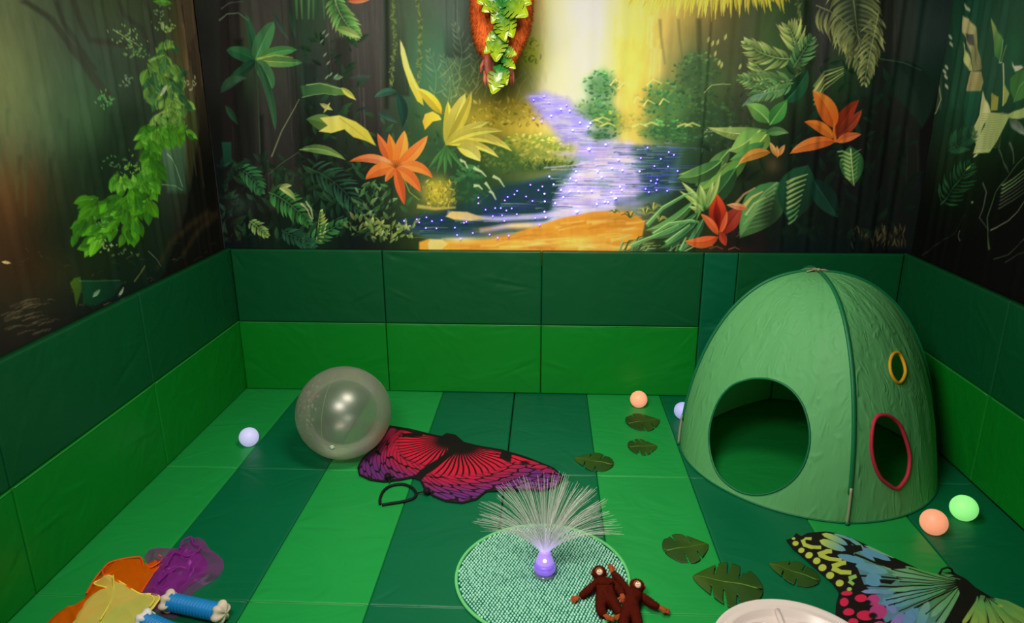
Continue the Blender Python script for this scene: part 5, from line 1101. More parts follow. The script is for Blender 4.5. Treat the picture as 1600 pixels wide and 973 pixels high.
def paint_red(K):
    R = K.rng; blk = (20, 16, 14)
    hub = (722, 690); 
    red = (206, 24, 56); mag = (150, 24, 66); pur = (88, 34, 96)
    def colr(x, y):
        # red near the middle of the upper edge, purple towards the scalloped lower rim
        d = math.hypot((x-700)/120.0, (y-690)/52.0) if x < 740 else math.hypot((x-745)/130.0, (y-700)/50.0)
        if d < .85: c = red
        elif d < 1.15: t = (d-.85)/.3; c = tuple(np.array(red)*(1-t)+np.array(mag)*t)
        else: t = min(1, (d-1.15)/.3); c = tuple(np.array(mag)*(1-t)+np.array(pur)*t)
        return np.array(c)
    # colour field with dark veins: long radial cells near the root, a mosaic towards the rim
    X, Zc = K.X, K.Z
    def w2(p): q = on_z(p[0], p[1], .01); return q[0], q[1]
    col = np.zeros(K.img.shape); dark = np.zeros(X.shape); best = np.full(X.shape, 1e9)
    wings = [((704, 689), (560, 745), 0), ((722, 697), (700, 786), 1), ((736, 697), (880, 750), 2)]
    bx0, by0 = w2((715, 686)); bx1, by1 = w2((655, 750))
    side = (X-bx0)*(by1-by0)-(Zc-by0)*(bx1-bx0)
    for (rt, tp, wi) in wings:
        rx, ry = w2(rt); th = np.arctan2(Zc-ry, X-rx); r = np.hypot(X-rx, Zc-ry)
        th = np.where(th > PI/2+.3, th-2*PI, th)
        if wi == 0: m = side > 0
        elif wi == 1: m = (side <= 0) & (np.arctan2(Zc-by0, X-bx0) < -.62)
        else: m = (side <= 0) & ~(np.arctan2(Zc-by0, X-bx0) < -.62)
        rin = (.34, .36, .44)[wi]
        rs = np.random.RandomState(40+wi); nv = 15 if wi != 1 else 17
        ph = (th*nv/1.9+.25*np.sin(r*16)); fr = np.abs(ph-np.round(ph)); vein = np.clip((fr*r*1.9/nv-.0042)/.003, 0, 1)
        # mosaic by nearest jittered seed in (angle, radius) space
        u, v_ = th*(r.clip(.2))*17, r*14; iu, iv = np.floor(u), np.floor(v_); d1 = np.full(X.shape, 9.0); d2_ = np.full(X.shape, 9.0); T = rs.rand(256, 256, 2)
        for du in (-1, 0, 1):
            for dv in (-1, 0, 1):
                a_, b_ = (iu+du).astype(int), (iv+dv).astype(int); jx, jy = T[a_ % 256, b_ % 256, 0], T[a_ % 256, b_ % 256, 1]
                dd = np.hypot(a_+.15+.7*jx-u, b_+.15+.7*jy-v_); nd1 = np.minimum(d1, dd); d2_ = np.minimum(np.maximum(d1, dd), d2_); d1 = nd1
        mos = np.clip((d2_-d1-.10)/.08, 0, 1); t = np.clip((r-rin)/.05, 0, 1); cell = vein*(1-t)+mos*t
        k = np.clip((r-rin*.9)/.16, 0, 1)[..., None]; k2 = np.clip((r-rin*1.25)/.14, 0, 1)[..., None]
        cc = np.array(red)*(1-k)+np.array((166, 26, 72))*k; cc = cc*(1-k2)+np.array((100, 40, 112))*k2
        cc = (cc*cell[..., None]+np.array(blk)*(1-cell[..., None]))/255
        K.img[m] = cc[m]
    # black body, spots and rim
    K.stroke([(696, 684), (712, 690), (728, 696)], 8, 7, blk, .8); K.stroke([(722, 684), (705, 706), (686, 722), (662, 738), (652, 748)], 8, 12, blk, .8)
    K.poly([(628, 678), (660, 676), (660, 683), (640, 684), (629, 684)], blk); K.poly([(784, 706), (800, 708), (798, 722), (780, 716)], blk)
    K.blob(820, 724, 8, 4, blk, .9, 2); K.stroke([(600, 664), (650, 676), (700, 686), (715, 683), (760, 700), (800, 708), (850, 722), (880, 742)], 3, 3, blk, .8)
    out = RED_OUT; K.stroke(out+[out[0]], 5.5, 5.5, blk, 1)
RED_OUT = [(609, 664), (640, 669), (675, 678), (690, 681), (698, 676), (712, 679), (725, 690), (745, 695), (785, 702), (820, 712), (845, 722), (865, 730), (882, 745), (868, 762), (845, 768), (820, 766), (790, 766), (760, 768), (745, 780), (722, 786), (696, 783), (676, 775), (663, 764), (656, 750), (644, 746), (625, 750), (600, 753), (578, 750), (561, 742), (558, 730), (566, 715), (585, 698), (598, 682)]
K = floor_canvas(1.12, 2.62, -1.66, -.55, 330)
cape('butterfly_cape', K, RED_OUT, paint_red, 'crimson and purple butterfly wing cape lying between the clear ball and the fibre lamp', 51, m_cape)

def paint_rainbow(K):
    R = K.rng; blk = (20, 18, 14); lime = (176, 190, 76); blu = (86, 140, 168); grn = (84, 152, 84); pk = (206, 34, 76); tl = (110, 160, 130)
    L = lambda a, b, w, c, c2=None, bd=0.0, sh=.45: K.leaf(a, b, w*1.22, np.array(c)*1.06, None if c2 is None else np.array(c2)*1.06, bend=bd, n=10, shade=1, feather=.7, sharp=sh)
    K.poly([(1330, 850), (1392, 878), (1440, 893), (1500, 905), (1503, 915), (1490, 940), (1470, 1000), (1420, 1010), (1395, 990), (1378, 965), (1366, 930), (1350, 915), (1340, 890)], (92, 142, 170), (84, 152, 84), 1, .9, ax=((1370, 930), (1450, 915)))
    K.poly([(1532, 930), (1560, 936), (1600, 950), (1660, 990), (1690, 1040), (1600, 1060), (1520, 1020), (1512, 980)], grn, (150, 170, 70), 1, .9, ax=((1535, 930), (1570, 1000)))
    for p in ([(1335, 866), (1380, 884), (1440, 902), (1500, 910)], [(1325, 900), (1370, 902), (1430, 907), (1500, 912)], [(1340, 916), (1400, 918), (1500, 913)], [(1390, 882), (1430, 897), (1500, 908)], [(1350, 930), (1420, 924), (1500, 914)], [(1372, 952), (1430, 934), (1500, 915)], [(1385, 975), (1440, 945), (1502, 916)], [(1340, 850), (1400, 874), (1470, 898)]): K.stroke(p, 3.4, 1.4, blk, .7)
    L((1284, 834), (1325, 852), 8, lime, blu, -.05); L((1302, 834), (1335, 846), 4, tl, blu, -.06); L((1325, 840), (1350, 856), 5, blu, tl); L((1280, 845), (1322, 860), 10, lime, blu); L((1342, 858), (1392, 876), 13, blu, blu, .03); L((1350, 852), (1398, 872), 4, tl, tl, -.05)
    L((1308, 868), (1352, 878), 9, blu, blu, .02); L((1336, 884), (1388, 896), 12, blu, (96, 150, 160), -.05); L((1352, 904), (1378, 910), 17, blu, blu, 0, .3); L((1372, 880), (1500, 908), 11, tl, grn, .08); L((1410, 884), (1492, 899), 7, grn, grn, .1)
    L((1392, 897), (1502, 912), 9, tl, grn, .06); L((1400, 908), (1490, 914), 6, (90, 146, 120), grn); L((1384, 923), (1480, 918), 6, tl, grn); L((1345, 925), (1400, 926), 6, (120, 130, 170), blu); L((1404, 931), (1490, 916), 8, blu, grn, -.03)
    L((1376, 944), (1440, 930), 9, blu, tl, -.1); L((1395, 948), (1480, 922), 10, blu, grn, -.05); L((1454, 965), (1500, 920), 9, tl, grn, -.03); L((1436, 980), (1450, 940), 13, blu, tl); L((1462, 985), (1502, 918), 8, tl, grn)
    L((1400, 958), (1380, 934), 10, (120, 120, 180), blu); L((1412, 975), (1434, 950), 16, (96, 130, 176), blu); L((1392, 982), (1412, 958), 12, (140, 100, 170), (110, 120, 176))
    # lime hooks
    for p, w in (([(1254, 843), (1257, 852), (1268, 856), (1283, 856)], 7), ([(1268, 842), (1259, 841), (1254, 846)], 5), ([(1278, 868), (1292, 862), (1300, 862)], 8), ([(1280, 868), (1296, 874), (1315, 876)], 7), ([(1300, 886), (1318, 880), (1322, 880)], 8), ([(1300, 888), (1314, 895), (1330, 896)], 8), ([(1326, 905), (1338, 901)], 7), ([(1326, 908), (1334, 914)], 6)):
        K.stroke(p, w, w*.8, lime if p[0][1] < 900 else (140, 180, 90), .7)
    for (x, y, r) in ((1243, 849, 5), (1252, 860, 5), (1264, 868, 6), (1276, 877, 6), (1285, 887, 6.5), (1297, 899, 6.5), (1312, 911, 6.5), (1327, 921, 4), (1240, 841, 3)): K.poly([(x+r*math.cos(a), y+r*.8*math.sin(a)) for a in np.linspace(0, 2*PI, 12, endpoint=False)], lime if y < 915 else (150, 190, 90), None, .8)
    for (x, y, rx, ry) in ((1323, 927, 9, 4), (1319, 941, 7, 7), (1326, 957, 9, 6), (1333, 972, 8, 5), (1350, 985, 9, 6), (1345, 935, 10, 6), (1364, 938, 10, 8), (1352, 962, 14, 8), (1372, 956, 14, 12), (1374, 980, 12, 9)): K.poly([(x+rx*math.cos(a), y+ry*math.sin(a)) for a in np.linspace(0, 2*PI, 14, endpoint=False)], pk if x < 1360 else (176, 60, 120), None, .8)
    K.blob(1356, 941, 5, 4, blk, 1, 3); K.blob(1364, 962, 7, 5, blk, 1, 3)
    for tx, ty in ((1392, 890), (1400, 902), (1405, 910), (1384, 918), (1396, 928), (1384, 938), (1388, 946), (1404, 955), (1428, 950), (1446, 960), (1462, 972), (1440, 884), (1420, 888)): K.stroke([(1504, 911), ((1504+tx)/2, (911+ty)/2+1.5), (tx, ty)], .9, 1.7, blk, .6)
    for tx, ty in ((1522, 985), (1530, 990), (1546, 990), (1580, 990), (1620, 990), (1650, 985), (1650, 962), (1645, 943)): K.stroke([(1540, 932), ((1540+tx)/2, (932+ty)/2), (tx, ty)], .9, 2, blk, .6)
    K.poly([(1364, 870), (1385, 876), (1412, 878), (1416, 888), (1395, 890), (1370, 882)], blk, None, .8); K.poly([(1320, 852), (1345, 852), (1348, 860), (1330, 865), (1322, 858)], blk, None, .8); K.poly([(1374, 906), (1400, 908), (1392, 914), (1376, 912)], blk, None, .8)
    # second wing beyond the body
    ol = (120, 150, 66)
    for (a, b, w) in (((1504, 975), (1528, 932), 10), ((1518, 985), (1534, 936), 9), ((1534, 985), (1536, 938), 8), ((1560, 990), (1540, 940), 8), ((1600, 1000), (1546, 938), 9), ((1650, 1000), (1552, 938), 10), ((1650, 975), (1552, 936), 9), ((1640, 952), (1552, 934), 9), ((1640, 935), (1560, 930), 6)): L(a, b, w, (150, 170, 70), grn)
    K.poly([(1492, 905), (1510, 908), (1530, 920), (1524, 940), (1500, 975), (1490, 1000), (1462, 1000), (1480, 965), (1500, 930)], blk, None, .8)
    for x, y, r in [(R.uniform(1560, 1800), R.uniform(940, 1080), R.uniform(4, 9)) for _ in range(60)]: K.leaf((x-r, y), (x+r, y+r*.3), r, ol, lime, n=6, shade=1)
RB_OUT = [(1228, 843), (1238, 840), (1244, 832), (1252, 837), (1262, 832), (1290, 830), (1310, 833), (1335, 842), (1370, 858), (1400, 872), (1440, 890), (1462, 896), (1488, 893), (1508, 903), (1525, 918), (1548, 932), (1575, 938), (1600, 950), (1650, 985), (1700, 1040), (1640, 1075), (1560, 1060), (1510, 1030), (1470, 1050), (1400, 1040), (1345, 1010), (1318, 985), (1305, 965), (1306, 945), (1311, 925), (1300, 910), (1280, 893), (1258, 873), (1238, 856)]
K = floor_canvas(3.4, 4.95, -2.95, -1.7, 400)
rb = cape('butterfly_cape', K, RB_OUT, paint_rainbow, 'rainbow butterfly wing cape with lime spots, blue and pink cells, by the white tray', 61, m_cape)
q = MB(); P = [on_z(a, b, h) for a, b, h in ((1468, 896, .02), (1472, 889, .045), (1480, 886, .055), (1487, 889, .045), (1489, 896, .02))]; q.tube(P, .005, 6); m_blk = mat_simple('black_elastic', (14, 13, 12), .7, .3, .1, 50, .2, 300)
q.build('elastic_loop', m_blk, rb)

# ------------------------------------------------------------------ antenna headband
hb = empty('antenna_headband', V(on_z(622, 772))); hb0 = np.array(hb.location); tag(hb, 'black antenna headband with two pompoms lying below the crimson cape', 'headband')
band = [(595, 790), (594, 778), (600, 766), (612, 758), (630, 755), (645, 762), (651, 772), (645, 780), (625, 785), (598, 788)]
P = [on_z(a, b, .014)-hb0 for a, b in band[:1]+band[1:]]
lp_ = smooth_loop([on_z(a, b, .0) for a, b in band[1:-1]], 60)
ctrl = [on_z(a, b, .012)-hb0 for a, b in ((594, 787), (594, 778), (599, 767), (610, 759), (628, 756), (643, 761), (650, 770), (646, 778), (630, 783), (612, 786), (597, 788.5))]
def cr(ctrl, n):
    out = []; m = len(ctrl)
    for k in range(n+1):
        t = k/n*(m-1); i = min(int(t), m-2); f = t-i; p0, p1, p2, p3 = ctrl[max(i-1, 0)], ctrl[i], ctrl[i+1], ctrl[min(i+2, m-1)]
        out.append(0.5*((2*p1)+(-p0+p2)*f+(2*p0-5*p1+4*p2-p3)*f*f+(-p0+3*p1-3*p2+p3)*f**3))
    return out
ctrl = [np.array(c) for c in ctrl]; q = MB(); q.tube(cr(ctrl, 60), .0085, 8, flat=1.0); q.build('band', m_blk, hb)
for a, b, a2, b2 in ((609, 754, 606, 744), (652, 770, 667, 767)):
    pa, pb = on_z(a, b, .016)-hb0, on_z(a2, b2, .030)-hb0; q = MB(); q.tube([pa, pb], .004, 6); q.build('antenna', m_blk, hb)
    q = MB(); rnd = random.Random(3); q.ball((pb[0], pb[1], .030), .019, 14, 10)
    for i in range(240):
        d = Vector((rnd.gauss(0, 1), rnd.gauss(0, 1), rnd.gauss(0, 1))).normalized(); c = Vector((pb[0], pb[1], .030)); e = c+d*.024*rnd.uniform(.9, 1.08); e.z = max(e.z, .004); q.tube([c+d*.013, e], [.0022, .0008], 3)
    q.build('pompom', m_blk, hb)

# ------------------------------------------------------------------ round bobbly rug
RC, RR = np.array([2.392, -2.205]), .421
rug = empty('round_rug', (RC[0], RC[1], 0.001)); tag(rug, 'round mint green rug of bobbly rows under the fibre optic lamp', 'rug')
m_rugb = mat_simple('rug_backing', (10, 100, 76), .9, .1, .15, 80, .4, 200); m_bob = mat_simple('mint_chenille', (166, 232, 204), .9, .1, .14, 60, .3, 400, sheen=.3)
m_bind = mat_simple('rug_binding', (104, 196, 120), .8, .2, .1, 60, .3, 300)
q = MB(); q.lathe([(0.001, .001), (RR, .001), (RR, .008), (0.001, .008)], 96, cap=False); q.build('backing', m_rugb, rug)
q = MB(); q.tube([(RR*math.cos(a), RR*math.sin(a), .009) for a in np.linspace(0, 2*PI, 120, endpoint=False)], .0085, 8, closed=True); q.build('binding', m_bind, rug)
q = MB(); rnd = random.Random(4); sx, sy = .0165, .0150; j = 0; y = -RR
while y < RR:
    x = -RR+(j % 2)*sx*.5
    while x < RR:
        if x*x+y*y < (RR-.012)**2:
            an = .12; xx, yy = x*math.cos(an)-y*math.sin(an), x*math.sin(an)+y*math.cos(an); q.ball((xx+rnd.uniform(-.0012, .0012), yy+rnd.uniform(-.0012, .0012), .0105), .0074*rnd.uniform(.88, 1.1), 7, 5, (.80, 1.0, .8))
        x += sx
    y += sy; j += 1
q.build('pile', m_bob, rug)['kind'] = 'stuff'

# ------------------------------------------------------------------ fibre optic lamp
lamp = empty('fibre_optic_lamp', (2.403, -2.205, .0185)); tag(lamp, 'fibre optic lamp with a glowing purple base on the round rug', 'lamp')
def glow_mat():
    t = NT('purple_lit_plastic'); p = t.n('ShaderNodeBsdfPrincipled', i_Roughness=.2); p.inputs['Base Color'].default_value = (.25, .13, .75, 1)
    sp = t.n('ShaderNodeTexCoord'); nz = t.n('ShaderNodeTexNoise', i_Scale=30.0); t.l(sp.outputs['Object'], nz.inputs['Vector'])
    mr = t.n('ShaderNodeMapRange'); mr.inputs[3].default_value = .1; mr.inputs[4].default_value = .7; t.l(nz.outputs['Fac'], mr.inputs[0]); t.l(mr.outputs[0], p.inputs['Emission Strength'])
    p.inputs['Emission Color'].default_value = (.30, .15, 1.0, 1); p.inputs['Coat Weight'].default_value = .5; t.l(p.outputs[0], t.out.inputs['Surface']); return t.m
m_glow = glow_mat(); m_core = mat_emit('led_core', (214, 196, 255), 3.0); m_neck = mat_emit('lilac_lit_neck', (176, 140, 250), .55)
def clear_mat(name, col, w):
    t = NT(name); tr = t.n('ShaderNodeBsdfTransparent'); g_ = t.n('ShaderNodeBsdfGlossy', i_Roughness=.12); d = t.n('ShaderNodeBsdfDiffuse'); d.inputs['Color'].default_value = c4(lin(col)); m1 = t.n('ShaderNodeMixShader'); m1.inputs[0].default_value = .2; t.l(tr.outputs[0], m1.inputs[1]); t.l(g_.outputs[0], m1.inputs[2])
    m2 = t.n('ShaderNodeMixShader'); m2.inputs[0].default_value = w; t.l(m1.outputs[0], m2.inputs[1]); t.l(d.outputs[0], m2.inputs[2]); t.l(m2.outputs[0], t.out.inputs['Surface']); return t.m
q = MB(); q.lathe([(.001, 0), (.050, 0), (.053, .004), (.053, .010), (.048, .014), (.001, .014)], 40, cap=False); q.build('foot_disc', clear_mat('clear_acrylic', (150, 170, 160), .35), lamp)
q = MB(); q.lathe([(.034, .014), (.047, .020), (.054, .034), (.054, .046), (.048, .056), (.050, .060), (.044, .064), (.036, .066)], 40); q.build('base', m_glow, lamp)
q = MB(); q.lathe([(.044, .066), (.042, .078), (.034, .100), (.029, .118), (.028, .130), (.024, .134)], 40); q.build('neck', m_neck, lamp)
q = MB(); q.ball((0, -.046, .038), .011, 12, 8, (1, .7, 1)); q.ball((0, -.036, .100), .009, 12, 8, (1, .6, 1)); q.build('bulb', m_core, lamp)
def fib_mat():
    t = NT('optic_fibre'); d = t.n('ShaderNodeBsdfPrincipled', i_Roughness=.3); d.inputs['Base Color'].default_value = (.80, .82, .68, 1); tr = t.n('ShaderNodeBsdfTransparent'); mx = t.n('ShaderNodeMixShader'); mx.inputs[0].default_value = .45
    tc = t.n('ShaderNodeTexCoord'); sz = t.n('ShaderNodeSeparateXYZ'); t.l(tc.outputs['Object'], sz.inputs[0]); mr = t.n('ShaderNodeMapRange'); mr.inputs[1].default_value = .13; mr.inputs[2].default_value = .23; mr.inputs[3].default_value = .55; mr.inputs[4].default_value = .04; t.l(sz.outputs['Z'], mr.inputs[0])
    d.inputs['Emission Color'].default_value = (.55, .42, 1.0, 1); t.l(mr.outputs[0], d.inputs['Emission Strength'])
    t.l(tr.outputs[0], mx.inputs[1]); t.l(d.outputs[0], mx.inputs[2]); t.l(mx.outputs[0], t.out.inputs['Surface']); return t.m
q = MB(); rnd = random.Random(11); 
for i in range(430):
    ph = rnd.uniform(0, 2*PI); u = rnd.random()
    toward = max(0.0, -math.sin(ph)); mxa = math.radians(74)*(1-.52*toward); th = mxa*math.sqrt(u)**.85; L = rnd.uniform(.33, .385)*(1-.08*toward)
    r0 = .020*math.sqrt(rnd.random()); a = Vector((r0*math.cos(ph), r0*math.sin(ph), .130)); pts = []
    for k in range(5):
        s = k/4; tt = th*(.62+.38*s); pts.append(a+Vector((math.sin(tt)*math.cos(ph)*L*s, math.sin(tt)*math.sin(ph)*L*s, math.cos(tt)*L*s)))
    q.tube(pts, [.00075, .0007, .0007, .00065, .0006], 3, caps=False)
q.build('fibre_spray', fib_mat(), lamp)['kind'] = 'stuff'

# ------------------------------------------------------------------ white compartment tray
m_tray = mat_simple('glossy_white_plastic', (226, 212, 206), .3, .5, .02, 4)
TCx, TCy, TRr = 3.447, -2.735, .352
tray = empty('compartment_tray', (TCx, TCy, .001)); tag(tray, 'round white plastic tray with moulded compartments, cut by the picture edge', 'tray')
q = MB(); q.lathe([(.001, .004), (TRr*.86, .004), (TRr*.93, .012), (TRr*.985, .040), (TRr, .052), (TRr*.995, .057), (TRr*.975, .057), (TRr*.94, .050), (TRr*.90, .046), (TRr*.865, .049), (TRr*.845, .046), (TRr*.81, .020), (TRr*.78, .014), (.001, .012)], 96, cap=False); q.build('dish', m_tray, tray)
for k in range(5):
    a = 2*PI*k/5+PI/2+.0; q = MB(); q.tube([(TRr*r_*math.cos(a), TRr*r_*math.sin(a), z) for r_, z in ((.30, .030), (.5, .034), (.7, .038), (.84, .040))], [.010, .011, .011, .013], 10); q.build('divider', m_tray, tray)
q = MB(); q.lathe([(TRr*.27, .012), (TRr*.275, .034), (TRr*.295, .040), (TRr*.315, .036), (TRr*.325, .012)], 64, cap=False); q.build('centre_ring', m_tray, tray)
for k in range(5):
    q = MB(); a0 = 2*PI*k/5+PI/2; pts = []
    for i in range(40):
        t = 2*PI*i/40; r_ = .57+.19*math.cos(t); an = a0+PI/5+.42*math.sin(t)*(.9+.25*math.cos(t)); pts.append((TRr*r_*math.cos(an), TRr*r_*math.sin(an), .021))
    q.tube(pts, .006, 8, closed=True); q.build('compartment_lip', m_tray, tray)
# ------------------------------------------------------------------ soft toys
def skin_body(name, J, bones, mat, root, parent=None, sub=2):
    names = list(J); vi = {k: i for i, k in enumerate(names)}
    me = bpy.data.meshes.new(name); me.from_pydata([tuple(map(float, J[k][0])) for k in names], [(vi[a], vi[b]) for a, b in bones], [])
    tmp = bpy.data.objects.new(name, me); COL.objects.link(tmp)
    sk = tmp.modifiers.new('s', 'SKIN'); sk.use_smooth_shade = True; sk.branch_smoothing = .6
    for k in names:
        d = me.skin_vertices[0].data[vi[k]]; r = J[k][1]; d.radius = (r, r) if not hasattr(r, '__len__') else r; d.use_root = (k == root)
    ss = tmp.modifiers.new('u', 'SUBSURF'); ss.levels = sub; ss.render_levels = sub
    dg = bpy.context.evaluated_depsgraph_get(); dg.update(); m2 = bpy.data.meshes.new_from_object(tmp.evaluated_get(dg))
    bpy.data.objects.remove(tmp); bpy.data.meshes.remove(me); m2.name = name; m2.materials.clear(); m2.materials.append(mat)
    m2.polygons.foreach_set('use_smooth', [True]*len(m2.polygons))
    return link(bpy.data.objects.new(name, m2), parent)
def fur(o, n, ln, r, mat, seed=1, down=(0, 0, -1), bias=.8, name='fur', skip=None):
    me = o.data; me.calc_loop_triangles(); rnd = np.random.RandomState(seed); nt = len(me.loop_triangles)
    co = np.array([v.co[:] for v in me.vertices]); tri = np.array([t.vertices[:] for t in me.loop_triangles]); A, B, C_ = co[tri[:, 0]], co[tri[:, 1]], co[tri[:, 2]]
    cr_ = np.cross(B-A, C_-A); ar = np.linalg.norm(cr_, axis=1); nn = cr_/np.maximum(ar[:, None], 1e-12)
    pick = rnd.choice(nt, n, p=ar/ar.sum()); u, w = rnd.rand(n), rnd.rand(n); fl = u+w > 1; u[fl], w[fl] = 1-u[fl], 1-w[fl]
    p = A[pick]+(B[pick]-A[pick])*u[:, None]+(C_[pick]-A[pick])*w[:, None]; N = nn[pick]; d = N+np.array(down)*bias+rnd.normal(0, .35, (n, 3)); d /= np.linalg.norm(d, axis=1)[:, None]
    if skip is not None:
        k = ~skip(p); p, N, d = p[k], N[k], d[k]; n = len(p)
    s = np.cross(d, rnd.normal(0, 1, (n, 3))); s /= np.linalg.norm(s, axis=1)[:, None]; t = np.cross(d, s); L = ln*rnd.uniform(.6, 1.2, n)[:, None]
    base = p-N*ln*.08; V_ = np.stack([base+s*r, base-s*r*.5+t*r*.87, base-s*r*.5-t*r*.87, p+d*L+N*ln*.02], 1).reshape(-1, 3)
    i = np.arange(n)*4; F_ = np.concatenate([np.stack([i, i+1, i+3], 1), np.stack([i+1, i+2, i+3], 1), np.stack([i+2, i, i+3], 1)])
    f = mesh_obj(name, V_.tolist(), F_.tolist(), mat, o); f['kind'] = 'stuff'; return f
m_brown = mat_simple('dark_brown_plush', (74, 18, 6), .9, .08, .3, 40, .4, 200); m_hand = mat_simple('orange_suede', (156, 70, 30), .85, .2, .15, 30, .2, 200)
m_face = mat_simple('pale_face_plush', (250, 214, 184), .8, .2, .08, 30); m_tan = mat_simple('tan_face_plush', (140, 78, 48), .85, .2, .15, 30); m_eye = mat_simple('glossy_black_eye', (10, 8, 8), .2, .6, .05)
def Z(a, b, z=.04): return on_z(a, b, z)
def plush(J, bones, head, hr, face_dir, hands, label, seed):
    c = Z(*head[:2], head[2]); root = np.array([c[0], c[1], 0.004])
    JJ = {k: (Z(*v[:3])-root, v[3]*1.32) for k, v in J.items()}
    b = skin_body('body', JJ, bones, m_brown, 'belly'); b.name = 'plush_monkey'; b.location = V(root+np.array([0, 0, .007])); tag(b, label, 'soft toy', 'two plush monkeys on the rug')
    fur(b, 2600, .007, .0011, m_brown, seed, (0, -.3, -.2), .3)
    h = c-root; q = MB(); q.ball(h, hr, 24, 18, (1, 1, .95)); hd = q.build('head', m_brown, b); fd = Vector(face_dir).normalized()
    side = fd.cross(Vector((0, 0, 1))).normalized() if abs(fd.z) < .95 else Vector((1, 0, 0)); upv = side.cross(fd).normalized()
    hv = Vector([float(x) for x in h])
    fur(hd, 1100, .006, .001, m_brown, seed+5, (0, 0, 0), 0, skip=lambda p: ((p-np.array(hv))@np.array(fd)) > hr*.55)
    def on(r, a, s, f_=.0): return hv+fd*r+side*a+upv*s
    q = MB(); q.ball(on(hr*.42, 0, 0), hr*.66, 20, 14); q.build('face', m_tan, b)
    q = MB(); q.ball(on(hr*.74, -hr*.06, -hr*.12), hr*.46, 18, 12); q.build('muzzle', m_face, b)
    for s in (-1, 1):
        q = MB(); q.ball(on(hr*.98, s*hr*.22, hr*.26), hr*.085, 8, 6); q.build('eye', m_eye, b)
        q = MB(); q.ball(on(hr*.05, s*hr*.98, -hr*.05), hr*.30, 12, 8, (.8, .8, 1)); q.build('ear', m_tan, b)
    q = MB(); q.tube([on(hr*1.17, -hr*.2, -hr*.22), on(hr*1.20, 0, -hr*.28), on(hr*1.17, hr*.2, -hr*.22)], hr*.03, 5); q.ball(on(hr*1.2, 0, hr*.02), hr*.07, 8, 6, (1.4, 1, 1)); q.build('nose_and_mouth', m_tan, b)
    for (a, e, r, nm) in hands:
        p0, p1 = Z(*a)-root, Z(*e)-root; d = Vector([float(x) for x in (p1-p0)]); L = d.length; d.normalize(); sd = d.cross(Vector((0, 0, 1))).normalized(); p0v = Vector([float(x) for x in p0]); q = MB()
        q.tube([p0v-d*.004, p0v+d*L*.35, p0v+d*L*.7, p0v+d*L*.82], [r*.8, r*1.1, r*.95, r*.55], 10, flat=.7)
        for k in range(4): o_ = sd*(k-1.5)*r*.52; q.tube([p0v+d*L*.55+o_, p0v+d*L*(.95+.06*(k in (1, 2)))+o_*1.25, p0v+d*L*(1.12+.08*(k in (1, 2)))+o_*1.3-Vector((0, 0, .003))], [r*.3, r*.29, r*.2], 6)
        q.tube([p0v+d*L*.25+sd*r*.7, p0v+d*L*.5+sd*r*1.5, p0v+d*L*.75+sd*r*1.7], [r*.33, r*.3, r*.2], 6)
        q.build(nm, m_hand, b)
    return b
plush({'belly': (946, 930, .045, .040), 'chest': (944, 915, .05, .036), 'neck': (940, 905, .055, .022), 'sl': (928, 917, .045, .018), 'el': (915, 928, .035, .015), 'hl': (905, 934, .028, .013), 'sr': (960, 915, .05, .018), 'er': (969, 925, .062, .016), 'hr': (972, 931, .07, .012),
       'hipl': (938, 944, .04, .022), 'kl': (938, 956, .035, .019), 'fl': (945, 966, .028, .014), 'hipr': (958, 944, .04, .022), 'kr': (966, 955, .036, .018), 'fr': (968, 964, .03, .014)},
      [('belly', 'chest'), ('chest', 'neck'), ('chest', 'sl'), ('sl', 'el'), ('el', 'hl'), ('chest', 'sr'), ('sr', 'er'), ('er', 'hr'), ('belly', 'hipl'), ('hipl', 'kl'), ('kl', 'fl'), ('belly', 'hipr'), ('hipr', 'kr'), ('kr', 'fr')],
      (936, 897, .062), .034, (-.05, -.55, .8), [((903, 935, .028), (895, 940, .024), .013, 'hand'), ((972, 931, .07), (974, 941, .058), .012, 'hand'), ((943, 962, .034), (957, 969, .028), .011, 'foot'), ((973, 961, .034), (962, 967, .028), .011, 'foot')],
      'dark brown plush monkey lying on the rug, arm thrown out over the mint bobbles', 5)
plush({'belly': (984, 950, .04, .036), 'chest': (988, 934, .045, .034), 'neck': (993, 926, .05, .020), 'sl': (978, 924, .04, .017), 'el': (968, 908, .035, .015), 'hl': (957, 896, .035, .012), 'sr': (1004, 934, .04, .017), 'er': (1018, 945, .03, .015), 'hr': (1030, 951, .026, .012),
       'hipl': (976, 964, .036, .021), 'kl': (974, 985, .033, .018), 'fl': (974, 1002, .028, .014), 'hipr': (994, 966, .036, .021), 'kr': (998, 988, .033, .018), 'fr': (1000, 1006, .028, .014)},
      [('belly', 'chest'), ('chest', 'neck'), ('chest', 'sl'), ('sl', 'el'), ('el', 'hl'), ('chest', 'sr'), ('sr', 'er'), ('er', 'hr'), ('belly', 'hipl'), ('hipl', 'kl'), ('kl', 'fl'), ('belly', 'hipr'), ('hipr', 'kr'), ('kr', 'fr')],
      (995, 918, .055), .034, (.0, -.45, .85), [((957, 896, .035), (953, 884, .034), .011, 'hand'), ((1031, 951, .024), (1044, 957, .018), .012, 'hand'), ((974, 1002, .028), (974, 1012, .02), .011, 'foot'), ((1000, 1006, .028), (1000, 1016, .02), .011, 'foot')],
      'dark brown plush monkey beside the rug edge, one hand on the green mat', 9)

